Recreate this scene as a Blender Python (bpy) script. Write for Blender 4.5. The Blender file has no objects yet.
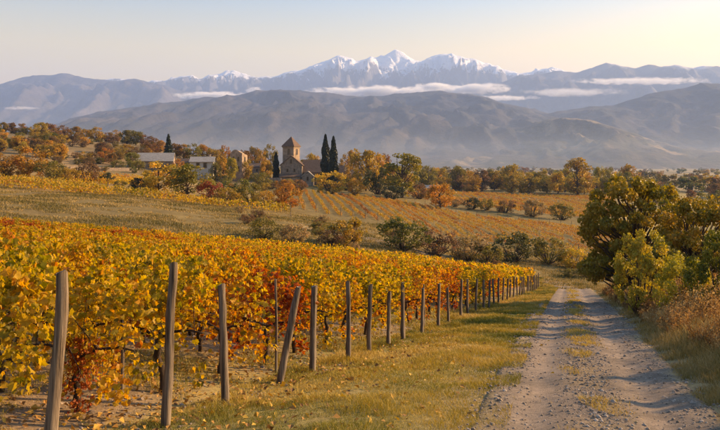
import bpy, math, random
import numpy as np
from mathutils import Vector, Matrix, Euler

# ------------------------------------------------------------------ camera, sky, sun, exposure
F, CX, HY = 700.0, 360.0, 165.0          # focal length in photo pixels, principal column, horizon line
scene = bpy.context.scene
col = scene.collection
cam_d = bpy.data.cameras.new('camera')
cam = bpy.data.objects.new('camera', cam_d)
col.objects.link(cam)
scene.camera = cam
cam.location = (0, 0, 0)
cam.rotation_euler = (math.radians(90), 0, 0)
cam_d.sensor_fit = 'HORIZONTAL'
cam_d.sensor_width = 36.0
cam_d.lens = 36.0 * F / 720.0
cam_d.shift_y = -(215.0 - HY) / 720.0
cam_d.clip_start = 0.1
cam_d.clip_end = 60000

SUN_EL, SUN_AZ = 20.5, 72.0               # azimuth clockwise from +Y (the view direction)
world = bpy.data.worlds.new('World')
scene.world = world
world.use_nodes = True
wn = world.node_tree
for n in list(wn.nodes):
    wn.nodes.remove(n)
sky = wn.nodes.new('ShaderNodeTexSky')
sky.sky_type = 'NISHITA'
sky.sun_disc = False
sky.sun_elevation = math.radians(SUN_EL)
sky.sun_rotation = math.radians(SUN_AZ)
sky.altitude = 300
sky.air_density = 1.6
sky.dust_density = 3.0
sky.ozone_density = 2.4
bg = wn.nodes.new('ShaderNodeBackground')
bg.inputs['Strength'].default_value = 0.15
wo = wn.nodes.new('ShaderNodeOutputWorld')
# warm dust near the horizon, the same all round
wtc = wn.nodes.new('ShaderNodeTexCoord')
wsep = wn.nodes.new('ShaderNodeSeparateXYZ')
wn.links.new(wtc.outputs['Generated'], wsep.inputs[0])
wr = wn.nodes.new('ShaderNodeValToRGB')
we = wr.color_ramp.elements
we[0].position = 0.06; we[0].color = (1.0, 0.58, 0.24, 1)
we[1].position = 0.26; we[1].color = (0.34, 0.43, 0.54, 1)
wq = we.new(0.16); wq.color = (0.98, 0.60, 0.28, 1)
wn.links.new(wsep.outputs['Z'], wr.inputs[0])
wm = wn.nodes.new('ShaderNodeMix')
wm.data_type = 'RGBA'; wm.blend_type = 'MULTIPLY'; wm.inputs[0].default_value = 1.0
wn.links.new(sky.outputs[0], wm.inputs[6])
wn.links.new(wr.outputs[0], wm.inputs[7])
wn.links.new(wm.outputs[2], bg.inputs[0])
wn.links.new(bg.outputs[0], wo.inputs['Surface'])

sd = bpy.data.lights.new('sun', 'SUN')
sd.energy = 5.0
sd.angle = math.radians(0.6)
sd.color = (1.0, 0.64, 0.30)
sun = bpy.data.objects.new('sun', sd)
col.objects.link(sun)
_e, _a = math.radians(SUN_EL), math.radians(SUN_AZ)
sdir = Vector((math.sin(_a) * math.cos(_e), math.cos(_a) * math.cos(_e), math.sin(_e)))
sun.rotation_euler = sdir.to_track_quat('Z', 'Y').to_euler()
sun.location = sdir * 100

vs = scene.view_settings
vs.view_transform = 'Standard'
vs.look = 'None'
vs.exposure = 1.62
vs.gamma = 1.0
cy = scene.cycles
cy.use_denoising = True
cy.max_bounces = 6
cy.diffuse_bounces = 3
cy.transmission_bounces = 4
cy.volume_bounces = 2
cy.transparent_max_bounces = 8

rng = np.random.default_rng(11)
random.seed(5)

# ------------------------------------------------------------------ helpers
def _hash(ix, iy, seed):
    h = (ix.astype(np.int64) * 374761393 + iy.astype(np.int64) * 668265263 + seed * 1442695041) & 0xFFFFFFFF
    h = ((h ^ (h >> 13)) * 1274126177) & 0xFFFFFFFF
    h = h ^ (h >> 16)
    return (h & 0xFFFFFF) / float(0xFFFFFF)

def vnoise(x, y, seed=0):
    x = np.asarray(x, float); y = np.asarray(y, float)
    ix = np.floor(x); iy = np.floor(y)
    fx = x - ix; fy = y - iy
    fx = fx * fx * (3 - 2 * fx); fy = fy * fy * (3 - 2 * fy)
    a = _hash(ix, iy, seed); b = _hash(ix + 1, iy, seed)
    c = _hash(ix, iy + 1, seed); d = _hash(ix + 1, iy + 1, seed)
    return (a + (b - a) * fx) * (1 - fy) + (c + (d - c) * fx) * fy

def fbm(x, y, seed=0, oct=4, gain=0.5):
    s = 0.0; a = 1.0; t = 0.0
    for o in range(oct):
        s = s + a * vnoise(np.asarray(x) * 2 ** o + 17.3 * o, np.asarray(y) * 2 ** o - 9.1 * o, seed + o)
        t += a; a *= gain
    return s / t

def ridged(x, y, seed=0, oct=4):
    s = 0.0; a = 1.0; t = 0.0
    for o in range(oct):
        n = 1 - np.abs(2 * vnoise(np.asarray(x) * 2 ** o + 5.7 * o, np.asarray(y) * 2 ** o + 3.3 * o, seed + o) - 1)
        s = s + a * n * n
        t += a; a *= 0.5
    return s / t

def sstep(a, b, x):
    t = np.clip((x - a) / (b - a), 0, 1)
    return t * t * (3 - 2 * t)

def mk_mesh(name, V, faces, mat=None, attrs=None, colors=None, smooth=False):
    """faces: list of (n,k) integer arrays"""
    me = bpy.data.meshes.new(name)
    V = np.ascontiguousarray(V, dtype=np.float32)
    me.vertices.add(len(V))
    me.vertices.foreach_set('co', V.ravel())
    loops = np.concatenate([np.asarray(f, dtype=np.int32).ravel() for f in faces])
    totals = np.concatenate([np.full(len(f), np.asarray(f).shape[1], dtype=np.int32) for f in faces])
    starts = np.concatenate([[0], np.cumsum(totals)[:-1]]).astype(np.int32)
    me.loops.add(len(loops))
    me.loops.foreach_set('vertex_index', loops)
    me.polygons.add(len(totals))
    me.polygons.foreach_set('loop_start', starts)
    try:
        me.polygons.foreach_set('loop_total', totals)
    except Exception:
        pass
    me.polygons.foreach_set('use_smooth', np.full(len(totals), smooth, dtype=bool))
    me.update(calc_edges=True)
    if attrs:
        for k, v in attrs.items():
            a = me.attributes.new(k, 'FLOAT', 'POINT')
            a.data.foreach_set('value', np.ascontiguousarray(v, dtype=np.float32))
    if colors is not None:
        a = me.attributes.new('base', 'FLOAT_COLOR', 'POINT')
        c4 = np.ones((len(V), 4), dtype=np.float32); c4[:, :3] = colors
        a.data.foreach_set('color', c4.ravel())
    if mat is not None:
        me.materials.append(mat)
    return me

def put(name, me, parent=None, loc=None):
    o = bpy.data.objects.new(name, me)
    col.objects.link(o)
    if parent is not None:
        o.parent = parent
    if loc is not None:
        o.location = loc
    return o

def tag(o, label, cat, group=None):
    o['label'] = label
    o['category'] = cat
    if group:
        o['group'] = group
    return o

def empty(name, loc=(0, 0, 0), rz=0.0, sc=1.0):
    o = bpy.data.objects.new(name, None)
    col.objects.link(o)
    o.empty_display_size = 0.2
    o.location = loc
    o.rotation_euler = (0, 0, rz)
    o.scale = (sc, sc, sc) if np.isscalar(sc) else sc
    return o

class Buf:
    def __init__(s):
        s.v = []; s.f = {}; s.n = 0; s.a = []
    def add(s, V, Fs, tint=0.5):
        V = np.asarray(V, float)
        for f in Fs:
            f = np.asarray(f, int)
            s.f.setdefault(f.shape[1], []).append(f + s.n)
        s.v.append(V)
        t = np.full(len(V), tint) if np.isscalar(tint) else np.asarray(tint, float)
        s.a.append(t)
        s.n += len(V)
    def mesh(s, name, mat, smooth=False):
        return mk_mesh(name, np.concatenate(s.v), [np.concatenate(x) for x in s.f.values()], mat,
                       {'tint': np.concatenate(s.a)}, smooth=smooth)

def tube(buf, pts, rad, sides=6, cap=True, jit=0.0, tint=0.5):
    pts = np.asarray(pts, float); n = len(pts)
    rad = np.broadcast_to(np.asarray(rad, float), (n,))
    tan = np.gradient(pts, axis=0)
    tan /= np.linalg.norm(tan, axis=1)[:, None] + 1e-9
    ref = np.array([0, 0, 1.0]) if abs(tan[0][2]) < 0.9 else np.array([1.0, 0, 0])
    V = []
    for i in range(n):
        a = np.cross(tan[i], ref); a /= np.linalg.norm(a) + 1e-9
        b = np.cross(tan[i], a)
        th = np.linspace(0, 2 * np.pi, sides, endpoint=False)
        r = rad[i] * (1 + (rng.uniform(-jit, jit, sides) if jit else 0))
        V.append(pts[i] + (np.cos(th) * r)[:, None] * a + (np.sin(th) * r)[:, None] * b)
    V = np.concatenate(V)
    fs = []
    for i in range(n - 1):
        for k in range(sides):
            k2 = (k + 1) % sides
            fs.append((i * sides + k, i * sides + k2, (i + 1) * sides + k2, (i + 1) * sides + k))
    Fs = [np.array(fs)]
    if cap:
        V = np.concatenate([V, pts[-1:] + tan[-1:] * rad[-1] * 0.15])
        t = len(V) - 1
        Fs.append(np.array([((n - 1) * sides + k, (n - 1) * sides + (k + 1) % sides, t) for k in range(sides)]))
    buf.add(V, Fs, tint)

def box(buf, x0, x1, y0, y1, z0, z1, M=None):
    V = np.array([(x, y, z) for z in (z0, z1) for y in (y0, y1) for x in (x0, x1)], float)
    if M is not None:
        V = V @ np.array(M.to_3x3()).T + np.array(M.translation)
    buf.add(V, [np.array([(0, 2, 3, 1), (4, 5, 7, 6), (0, 1, 5, 4), (1, 3, 7, 5), (3, 2, 6, 7), (2, 0, 4, 6)])])

def unit(v):
    return v / (np.linalg.norm(v, axis=-1, keepdims=True) + 1e-9)

def leaf_quads(C, N, U, size, width=0.6, fold=0.12):
    """kite-shaped leaf faces"""
    S = unit(np.cross(U, N))
    s = size[:, None]
    P0 = C - U * s * 0.5
    P1 = C + S * s * width * 0.5 + N * s * fold
    P2 = C + U * s * 0.55
    P3 = C - S * s * width * 0.5 + N * s * fold
    V = np.stack([P0, P1, P2, P3], 1).reshape(-1, 3)
    Fq = np.arange(len(C) * 4).reshape(-1, 4)
    return V, Fq

VL = np.array([(0, -0.42), (0.40, -0.62), (0.72, -0.40), (0.78, -0.08), (0.98, 0.16), (0.72, 0.42), (0.58, 0.74), (0.24, 0.74),
               (0.0, 1.02), (-0.22, 0.76), (-0.55, 0.70), (-0.74, 0.40), (-0.95, 0.12), (-0.76, -0.12), (-0.74, -0.42), (-0.38, -0.60)])
def vine_leaves(C, N, U, size):
    """five-lobed leaves, cupped"""
    S = unit(np.cross(U, N)); n = len(C); k = len(VL)
    cup = np.random.default_rng(n).uniform(-.15, .6, (n, 1)); skew = np.random.default_rng(n + 1).normal(0, .22, (n, 1))
    V = np.empty((n, k + 1, 3))
    V[:, 0] = C
    for i, (a, b) in enumerate(VL):
        r2 = a * a + b * b
        V[:, i + 1] = C + (S * (a * 0.62) + U * (b * 0.62) - N * (cup * r2 - 0.30 * abs(a) + skew * a * b)) * size[:, None] * (1 + .12 * math.sin(i * 2.3))
    base = (np.arange(n) * (k + 1))[:, None]
    T = np.array([(0, 1 + i, 1 + (i + 1) % k) for i in range(k)])
    Ft = (base[:, :, None] + T[None]).reshape(-1, 3)
    return V.reshape(-1, 3), Ft, k + 1

# ------------------------------------------------------------------ materials
def new_mat(name):
    m = bpy.data.materials.new(name)
    m.use_nodes = True
    nt = m.node_tree
    for n in list(nt.nodes):
        nt.nodes.remove(n)
    out = nt.nodes.new('ShaderNodeOutputMaterial')
    return m, nt, out

def nd(nt, typ, **kw):
    n = nt.nodes.new(typ)
    for k, v in kw.items():
        if hasattr(n, k):
            setattr(n, k, v)
        else:
            n.inputs[k.replace('_', ' ')].default_value = v
    return n

def ramp(nt, stops):
    r = nt.nodes.new('ShaderNodeValToRGB')
    e = r.color_ramp.elements
    while len(e) < len(stops):
        e.new(0.5)
    for el, (p, c) in zip(e, stops):
        el.position = p
        el.color = (*c, 1)
    return r

def noise_node(nt, scale, detail=4, rough=0.55, coord='Object', stretch=None):
    tc = nt.nodes.new('ShaderNodeTexCoord')
    src = tc.outputs[coord]
    if stretch is not None:
        mp = nt.nodes.new('ShaderNodeMapping')
        mp.inputs['Scale'].default_value = stretch
        nt.links.new(src, mp.inputs['Vector'])
        src = mp.outputs[0]
    nz = nt.nodes.new('ShaderNodeTexNoise')
    nz.inputs['Scale'].default_value = scale
    nz.inputs['Detail'].default_value = detail
    nz.inputs['Roughness'].default_value = rough
    nt.links.new(src, nz.inputs['Vector'])
    return nz

def noisy_mat(name, stops, scale=5.0, rough=0.85, bump=0.3, bump_scale=None, stretch=None, detail=5, dist=0.02, spec=0.2):
    m, nt, out = new_mat(name)
    nz = noise_node(nt, scale, detail, 0.6, 'Object', stretch)
    r = ramp(nt, stops)
    nt.links.new(nz.outputs['Fac'], r.inputs[0])
    p = nt.nodes.new('ShaderNodeBsdfPrincipled')
    p.inputs['Roughness'].default_value = rough
    p.inputs['Specular IOR Level'].default_value = spec
    nt.links.new(r.outputs[0], p.inputs['Base Color'])
    if bump:
        nb = noise_node(nt, bump_scale or scale * 2.5, 6, 0.65, 'Object', stretch)
        b = nt.nodes.new('ShaderNodeBump')
        b.inputs['Strength'].default_value = bump
        b.inputs['Distance'].default_value = dist
        nt.links.new(nb.outputs['Fac'], b.inputs['Height'])
        nt.links.new(b.outputs[0], p.inputs['Normal'])
    nt.links.new(p.outputs[0], out.inputs['Surface'])
    return m

def leaf_shader(nt, out, color_out, trans=0.45, rough=0.5, tsat=1.15):
    p = nt.nodes.new('ShaderNodeBsdfPrincipled')
    p.inputs['Roughness'].default_value = rough
    p.inputs['Specular IOR Level'].default_value = 0.25
    nt.links.new(color_out, p.inputs['Base Color'])
    t = nt.nodes.new('ShaderNodeBsdfTranslucent')
    hs = nt.nodes.new('ShaderNodeHueSaturation')
    hs.inputs['Saturation'].default_value = tsat
    hs.inputs['Value'].default_value = 1.1
    nt.links.new(color_out, hs.inputs['Color'])
    nt.links.new(hs.outputs[0], t.inputs['Color'])
    mx = nt.nodes.new('ShaderNodeMixShader')
    mx.inputs[0].default_value = trans
    nt.links.new(p.outputs[0], mx.inputs[1])
    nt.links.new(t.outputs[0], mx.inputs[2])
    nt.links.new(mx.outputs[0], out.inputs['Surface'])

def vine_leaf_mat(name, stops, trans=0.55, objvar=0.35):
    m, nt, out = new_mat(name)
    at = nd(nt, 'ShaderNodeAttribute', attribute_name='tint')
    oi = nt.nodes.new('ShaderNodeObjectInfo')
    a = nd(nt, 'ShaderNodeMath', operation='MULTIPLY_ADD')
    a.inputs[1].default_value = objvar
    nt.links.new(oi.outputs['Random'], a.inputs[0])
    s = nd(nt, 'ShaderNodeMath', operation='SUBTRACT')
    s.inputs[1].default_value = objvar * 0.5
    nt.links.new(at.outputs['Fac'], s.inputs[0])
    nt.links.new(s.outputs[0], a.inputs[2])
    r = ramp(nt, stops)
    nt.links.new(a.outputs[0], r.inputs[0])
    nz = noise_node(nt, 34, 2, 0.6)
    hv = nt.nodes.new('ShaderNodeHueSaturation')
    mr = nd(nt, 'ShaderNodeMapRange')
    mr.inputs['To Min'].default_value = 0.62
    mr.inputs['To Max'].default_value = 1.25
    nt.links.new(nz.outputs['Fac'], mr.inputs['Value'])
    nt.links.new(mr.outputs[0], hv.inputs['Value'])
    nt.links.new(r.outputs[0], hv.inputs['Color'])
    leaf_shader(nt, out, hv.outputs[0], trans)
    return m

def tree_leaf_mat(name, trans=0.35, hue=0.06, vlo=0.5, vhi=1.35):
    """crown colour comes from the object colour, varied leaf by leaf"""
    m, nt, out = new_mat(name)
    at = nd(nt, 'ShaderNodeAttribute', attribute_name='tint')
    oi = nt.nodes.new('ShaderNodeObjectInfo')
    hs = nt.nodes.new('ShaderNodeHueSaturation')
    m1 = nd(nt, 'ShaderNodeMapRange'); m1.inputs['To Min'].default_value = 0.5 + hue; m1.inputs['To Max'].default_value = 0.5 - hue
    m2 = nd(nt, 'ShaderNodeMapRange'); m2.inputs['To Min'].default_value = vlo; m2.inputs['To Max'].default_value = vhi
    for mm in (m1, m2):
        nt.links.new(at.outputs['Fac'], mm.inputs['Value'])
    nt.links.new(m1.outputs[0], hs.inputs['Hue'])
    nt.links.new(m2.outputs[0], hs.inputs['Value'])
    nt.links.new(oi.outputs['Color'], hs.inputs['Color'])
    leaf_shader(nt, out, hs.outputs[0], trans)
    return m

def ramp_attr_mat(name, stops, trans=0.25, rough=0.7):
    m, nt, out = new_mat(name)
    at = nd(nt, 'ShaderNodeAttribute', attribute_name='tint')
    r = ramp(nt, stops)
    nt.links.new(at.outputs['Fac'], r.inputs[0])
    leaf_shader(nt, out, r.outputs[0], trans, rough)
    return m

def base_attr_mat(name, scales, amt=0.45, bump=0.4, bscale=6.0, bdist=0.05, rough=0.95):
    """colour attribute 'base' multiplied by fine noise"""
    m, nt, out = new_mat(name)
    at = nd(nt, 'ShaderNodeAttribute', attribute_name='base')
    cur = at.outputs['Color']
    for sc_ in scales:
        nz = noise_node(nt, sc_, 5, 0.65)
        mr = nd(nt, 'ShaderNodeMapRange')
        mr.inputs['From Min'].default_value = 0.25; mr.inputs['From Max'].default_value = 0.75
        mr.inputs['To Min'].default_value = 1 - amt; mr.inputs['To Max'].default_value = 1 + amt
        nt.links.new(nz.outputs['Fac'], mr.inputs['Value'])
        vm = nd(nt, 'ShaderNodeVectorMath', operation='SCALE')
        nt.links.new(cur, vm.inputs[0])
        nt.links.new(mr.outputs[0], vm.inputs['Scale'])
        cur = vm.outputs[0]
    p = nt.nodes.new('ShaderNodeBsdfPrincipled')
    p.inputs['Roughness'].default_value = rough
    p.inputs['Specular IOR Level'].default_value = 0.135
    nt.links.new(cur, p.inputs['Base Color'])
    if bump:
        nb = noise_node(nt, bscale, 6, 0.7)
        b = nt.nodes.new('ShaderNodeBump')
        b.inputs['Strength'].default_value = bump
        b.inputs['Distance'].default_value = bdist
        nt.links.new(nb.outputs['Fac'], b.inputs['Height'])
        nt.links.new(b.outputs[0], p.inputs['Normal'])
    nt.links.new(p.outputs[0], out.inputs['Surface'])
    return m

M = {}
M['ground'] = base_attr_mat('ground_soil_grass', [0.35, 3.0, 22.0], 0.33, 0.6, 9.0, 0.06)
M['road'] = base_attr_mat('gravel', [1.3, 9.0, 60.0], 0.32, 0.8, 45.0, 0.03)
M['mountain'] = base_attr_mat('mountain_slope', [0.004, 0.018, 0.06], 0.36, 0.55, 0.010, 45.0)
M['bark'] = noisy_mat('bark', [(0.3, (0.035, 0.024, 0.016)), (0.7, (0.11, 0.08, 0.055))], 14, bump=0.8, stretch=(1, 1, 0.25))
M['vine_bark'] = noisy_mat('vine_bark', [(0.3, (0.02, 0.013, 0.009)), (0.7, (0.075, 0.05, 0.032))], 40, bump=1.0, stretch=(1, 1, 0.2), dist=0.01)
M['post'] = noisy_mat('weathered_wood', [(0.32, (0.022, 0.016, 0.011)), (0.46, (0.12, 0.09, 0.064)), (0.75, (0.28, 0.225, 0.165))], 26,
                      bump=1.0, stretch=(1, 1, 0.05), dist=0.02, bump_scale=34)
M['post_end'] = noisy_mat('cut_wood_end', [(0.3, (0.16, 0.12, 0.085)), (0.7, (0.40, 0.33, 0.25))], 60, bump=0.5, dist=0.005)
M['wire'] = noisy_mat('dull_wire', [(0.3, (0.10, 0.09, 0.08)), (0.7, (0.22, 0.2, 0.18))], 60, rough=0.5, bump=0)
M['vine_leaf'] = vine_leaf_mat('vine_leaf_gold', [(0.0, (0.17, 0.15, 0.016)), (0.2, (0.38, 0.27, 0.020)), (0.47, (0.62, 0.39, 0.026)),
                               (0.68, (0.56, 0.27, 0.020)), (0.84, (0.42, 0.13, 0.016)), (1.0, (0.19, 0.05, 0.015))])
M['vine_red'] = vine_leaf_mat('vine_leaf_red', [(0.0, (0.45, 0.22, 0.025)), (0.3, (0.42, 0.12, 0.016)), (0.6, (0.30, 0.05, 0.012)),
                              (1.0, (0.11, 0.02, 0.012))])
M['vine_orange'] = vine_leaf_mat('vine_leaf_orange', [(0.0, (0.42, 0.28, 0.022)), (0.35, (0.56, 0.27, 0.022)), (0.65, (0.46, 0.14, 0.016)),
                              (1.0, (0.22, 0.05, 0.014))])
M['vine_far'] = vine_leaf_mat('vine_leaf_far', [(0.0, (0.26, 0.20, 0.03)), (0.3, (0.46, 0.29, 0.035)), (0.6, (0.42, 0.19, 0.028)), (1.0, (0.20, 0.08, 0.025))], 0.4)
M['tree_leaf'] = tree_leaf_mat('tree_leaf', 0.38, 0.025)
M['needle'] = tree_leaf_mat('conifer_needle', 0.08, 0.02, 0.45, 1.5)
M['grass'] = ramp_attr_mat('grass_blade', [(0.0, (0.12, 0.125, 0.018)), (0.35, (0.28, 0.22, 0.03)), (0.65, (0.44, 0.30, 0.055)), (1.0, (0.54, 0.38, 0.12))])
M['straw'] = ramp_attr_mat('dry_straw', [(0.0, (0.13, 0.105, 0.024)), (0.4, (0.28, 0.195, 0.06)), (1.0, (0.48, 0.34, 0.14))])
M['weed'] = ramp_attr_mat('dry_weed', [(0.0, (0.10, 0.052, 0.02)), (0.4, (0.27, 0.14, 0.05)), (0.7, (0.40, 0.24, 0.09)), (1.0, (0.54, 0.38, 0.16))], 0.35)
M['fallen'] = ramp_attr_mat('fallen_leaf', [(0.0, (0.14, 0.07, 0.025)), (0.5, (0.38, 0.2, 0.045)), (1.0, (0.5, 0.32, 0.05))], 0.2)
M['pebble'] = ramp_attr_mat('pebble', [(0.0, (0.12, 0.09, 0.065)), (0.5, (0.24, 0.185, 0.135)), (1.0, (0.40, 0.33, 0.26))], 0.0, 0.9)
M['stone'] = noisy_mat('rubble_stone', [(0.3, (0.11, 0.085, 0.065)), (0.5, (0.22, 0.175, 0.135)), (0.72, (0.33, 0.27, 0.21))], 1.3, bump=0.6, bump_scale=3, dist=0.1)
M['stone_warm'] = noisy_mat('warm_stone', [(0.3, (0.15, 0.11, 0.075)), (0.5, (0.26, 0.195, 0.14)), (0.72, (0.37, 0.29, 0.215))], 1.1, bump=0.5, bump_scale=3, dist=0.1)
M['plaster'] = noisy_mat('pale_plaster', [(0.3, (0.42, 0.38, 0.32)), (0.7, (0.58, 0.53, 0.46))], 0.8, bump=0.2)
M['slate'] = noisy_mat('pale_slate', [(0.3, (0.22, 0.20, 0.18)), (0.7, (0.34, 0.32, 0.29))], 1.5, bump=0.3)
M['tile'] = noisy_mat('clay_tile', [(0.3, (0.095, 0.064, 0.045)), (0.7, (0.185, 0.12, 0.08))], 1.8, bump=0.5, bump_scale=4, dist=0.08)
M['tile_brown'] = noisy_mat('brown_tile', [(0.3, (0.08, 0.052, 0.038)), (0.7, (0.16, 0.105, 0.072))], 1.8, bump=0.5, bump_scale=4, dist=0.08)
M['pane'] = noisy_mat('dark_pane', [(0.3, (0.012, 0.012, 0.014)), (0.7, (0.03, 0.03, 0.032))], 2, rough=0.25, bump=0, spec=0.5)
M['door'] = noisy_mat('old_door', [(0.3, (0.03, 0.02, 0.014)), (0.7, (0.07, 0.045, 0.03))], 4, bump=0.3)

# ------------------------------------------------------------------ terrain height
POST_A, POST_B = -4.98, 0.333             # end-post line: x = POST_A + POST_B * y
ROW = np.array([-0.949, 0.316])           # vine rows run left and slightly away
TPX = np.array([-260, 0, 120, 240, 360, 480, 580, 650, 720, 980], float)
TD = np.array([45, 62, 80, 105, 130, 170, 200, 240, 280, 330, 400, 600, 1000, 2500, 9000], float)
TPY = np.array([   # picture row at which the ground is seen, for each column and distance
    [236, 218, 202, 186, 174, 163, 154, 143, 132, 122, 120, 150, 165, 167, 166.2],
    [246, 222, 205, 191, 182, 173, 166, 153, 143, 134, 131, 150, 165, 167, 166.2],
    [256, 234, 215, 197, 190, 182, 175, 166, 154, 144, 140, 152, 165, 167, 166.2],
    [272, 248, 226, 208, 201, 194, 188, 181, 173, 167, 164, 163, 166, 167.5, 166.2],
    [283, 263, 245, 226, 214, 203, 197, 190, 186, 183, 181, 176, 170, 168, 166.2],
    [297, 285, 269, 250, 236, 219, 209, 204, 199, 194, 190, 182, 174, 168.5, 166.2],
    [297, 290, 281, 258, 243, 226, 217, 212, 204, 196, 191, 183, 175, 169, 166.2],
    [297, 290, 281, 262, 247, 230, 220, 212, 206, 199, 193, 184, 176, 169, 166.2],
    [297, 290, 282, 264, 250, 232, 222, 214, 207, 201, 195, 185, 176, 169, 166.2],
    [297, 290, 284, 266, 252, 234, 224, 216, 209, 203, 197, 186, 177, 169, 166.2]])
TZ = -(TPY - HY) / F * TD[None, :]

RC = np.array([(-7, -28), (0.35, 0), (2.62, 7.66), (3.62, 11.1), (4.86, 15.3), (7.6, 24.5), (12.45, 40.8), (17.6, 58), (20.2, 67),
               (20.7, 72.5), (19, 77), (14, 81), (6, 85), (-6, 90)], float)
def _catmull(P, n=24):
    out = []
    for i in range(len(P) - 1):
        p0 = P[max(i - 1, 0)]; p1 = P[i]; p2 = P[i + 1]; p3 = P[min(i + 2, len(P) - 1)]
        for t in np.linspace(0, 1, n, endpoint=False):
            out.append(0.5 * ((2 * p1) + (-p0 + p2) * t + (2 * p0 - 5 * p1 + 4 * p2 - p3) * t * t + (-p0 + 3 * p1 - 3 * p2 + p3) * t ** 3))
    out.append(P[-1])
    return np.array(out)
RCL = _catmull(RC)
def road_hw(y):
    return np.interp(y, [-30, 7, 15, 24, 40, 90], [1.3, 1.36, 1.5, 1.65, 1.75, 1.6])
def road_dist(x, y):
    """signed lateral distance to the road centre line (positive on the right)"""
    x = np.asarray(x, float).ravel(); y = np.asarray(y, float).ravel()
    best = np.full(len(x), 1e9); sgn = np.ones(len(x))
    m = (y > -40) & (y < 110) & (np.abs(x) < 80)
    xi, yi = x[m], y[m]
    if len(xi) == 0:
        return best
    if len(xi) < 400:
        A = RCL[:-1]; D = RCL[1:] - A
        ex0 = xi[:, None] - A[None, :, 0]; ey0 = yi[:, None] - A[None, :, 1]
        t = np.clip((ex0 * D[:, 0] + ey0 * D[:, 1]) / (D ** 2).sum(1), 0, 1)
        ex = ex0 - t * D[:, 0]; ey = ey0 - t * D[:, 1]
        dd = np.hypot(ex, ey); k = dd.argmin(1); a = np.arange(len(xi))
        best[m] = dd[a, k]; sgn[m] = np.sign(ex * D[:, 1] - ey * D[:, 0])[a, k]
        return best * sgn
    b = np.full(len(xi), 1e9); sg = np.ones(len(xi))
    for i in range(0, len(RCL) - 1):
        ax, ay = RCL[i]; bx, by = RCL[i + 1]
        dx, dy = bx - ax, by - ay
        L2 = dx * dx + dy * dy
        t = np.clip(((xi - ax) * dx + (yi - ay) * dy) / L2, 0, 1)
        ex, ey = xi - (ax + t * dx), yi - (ay + t * dy)
        d = np.hypot(ex, ey)
        w = d < b
        b[w] = d[w]
        sg[w] = np.sign(ex * dy - ey * dx)[w]
    best[m] = b; sgn[m] = sg
    return best * sgn

def gz0(x, y):
    """smooth terrain"""
    x = np.asarray(x, float); y = np.asarray(y, float)
    xl = (POST_A + POST_B * y - x) * 0.949
    rise = np.log1p(np.exp(np.clip((xl - 1.0) * 1.5, -30, 30))) / 1.5
    rise = np.where(xl > 18, xl - 1.0, rise)
    zn = -(1.75 + 0.15 * y) + 0.11 * np.minimum(rise, 70) - 0.13 * np.exp(-((xl - 0.0) / 1.3) ** 2)
    zn = np.where(y < -10, np.maximum(zn, -1.75 + 1.5 + 0.11 * np.minimum(rise, 70)), zn)
    yy = np.maximum(y, 30.0)
    px = CX + F * x / yy
    # piecewise-linear table in column and log distance
    i = np.clip(np.searchsorted(TPX, px) - 1, 0, len(TPX) - 2)
    fi = np.clip((px - TPX[i]) / (TPX[i + 1] - TPX[i]), 0, 1)
    ld = np.log(np.clip(yy, TD[0], TD[-1] - 1)); lt = np.log(TD)
    j = np.clip(np.searchsorted(lt, ld) - 1, 0, len(TD) - 2)
    fj = (ld - lt[j]) / (lt[j + 1] - lt[j])
    fis = fi * fi * (3 - 2 * fi)
    fi = 0.5 * fi + 0.5 * fis
    a = TZ[i, j] * (1 - fi) + TZ[i + 1, j] * fi
    b = TZ[i, j + 1] * (1 - fi) + TZ[i + 1, j + 1] * fi
    zf = a * (1 - fj) + b * fj
    w = sstep(46, 84, y)
    return zn * (1 - w) + zf * w

def gz(x, y):
    x = np.asarray(x, float); y = np.asarray(y, float)
    shp = np.broadcast(x, y).shape
    xx = np.broadcast_to(x, shp).ravel(); yy = np.broadcast_to(y, shp).ravel()
    z = gz0(xx, yy)
    z = z + (fbm(xx * 0.6, yy * 0.6, 3, 3) - 0.5) * 0.12 * sstep(-5, 4, yy) \
          + (fbm(xx * 0.05, yy * 0.05, 8, 3) - 0.5) * 1.6 * sstep(60, 140, yy)
    # bank on the right of the road
    d = road_dist(xx, yy)
    r = d - road_hw(yy)
    near = sstep(75, 50, yy)
    z = z + near * np.where(d > 0, 0.16 * sstep(0.0, 0.8, r) + 0.05 * np.clip(r - 1, 0, 6), 0.04 * sstep(0, 1.6, -d - road_hw(yy)))
    return z.reshape(shp)

def g1(x, y):
    return float(gz(np.array([x]), np.array([y]))[0])

def at(px, d):
    """a point standing on the ground in a given direction and distance"""
    x = (px - CX) / F * d
    return (x, d, g1(x, d))

# ------------------------------------------------------------------ ground sheet
nu = np.linspace(-1, 1, 360)
U_ = np.sign(nu) * (np.abs(nu) ** 1.35) * 1.45
Yg = np.concatenate([np.linspace(-26, 4, 26), 4 + (np.geomspace(1, 8996, 330) - 1) * 1.0])
Yg = np.unique(np.concatenate([Yg[Yg < 8], np.linspace(8, 60, 130), np.linspace(60.7, 130, 110), np.geomspace(131, 420, 120), np.geomspace(424, 9000, 70)]))
GX = U_[None, :] * (Yg[:, None] + 42.0)
GY = np.repeat(Yg[:, None], len(U_), 1)
Z = gz(GX, GY)
RD = road_dist(GX, GY).reshape(GX.shape)
Z = Z - 0.15 * sstep(0.0, -0.5, np.abs(RD) - road_hw(GY)) * (GY < 95)
PXg = CX + F * GX / np.maximum(GY, 1)
XL = (POST_A + POST_B * GY - GX) * 0.949
def mixc(c, m, new):
    m = np.clip(m, 0, 1)[..., None]
    return c * (1 - m) + np.array(new) * m
n1 = fbm(GX * 0.25, GY * 0.25, 21, 4); n2 = fbm(GX * 0.03, GY * 0.03, 31, 4); n3 = fbm(GX * 1.3, GY * 1.3, 41, 3)
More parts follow.
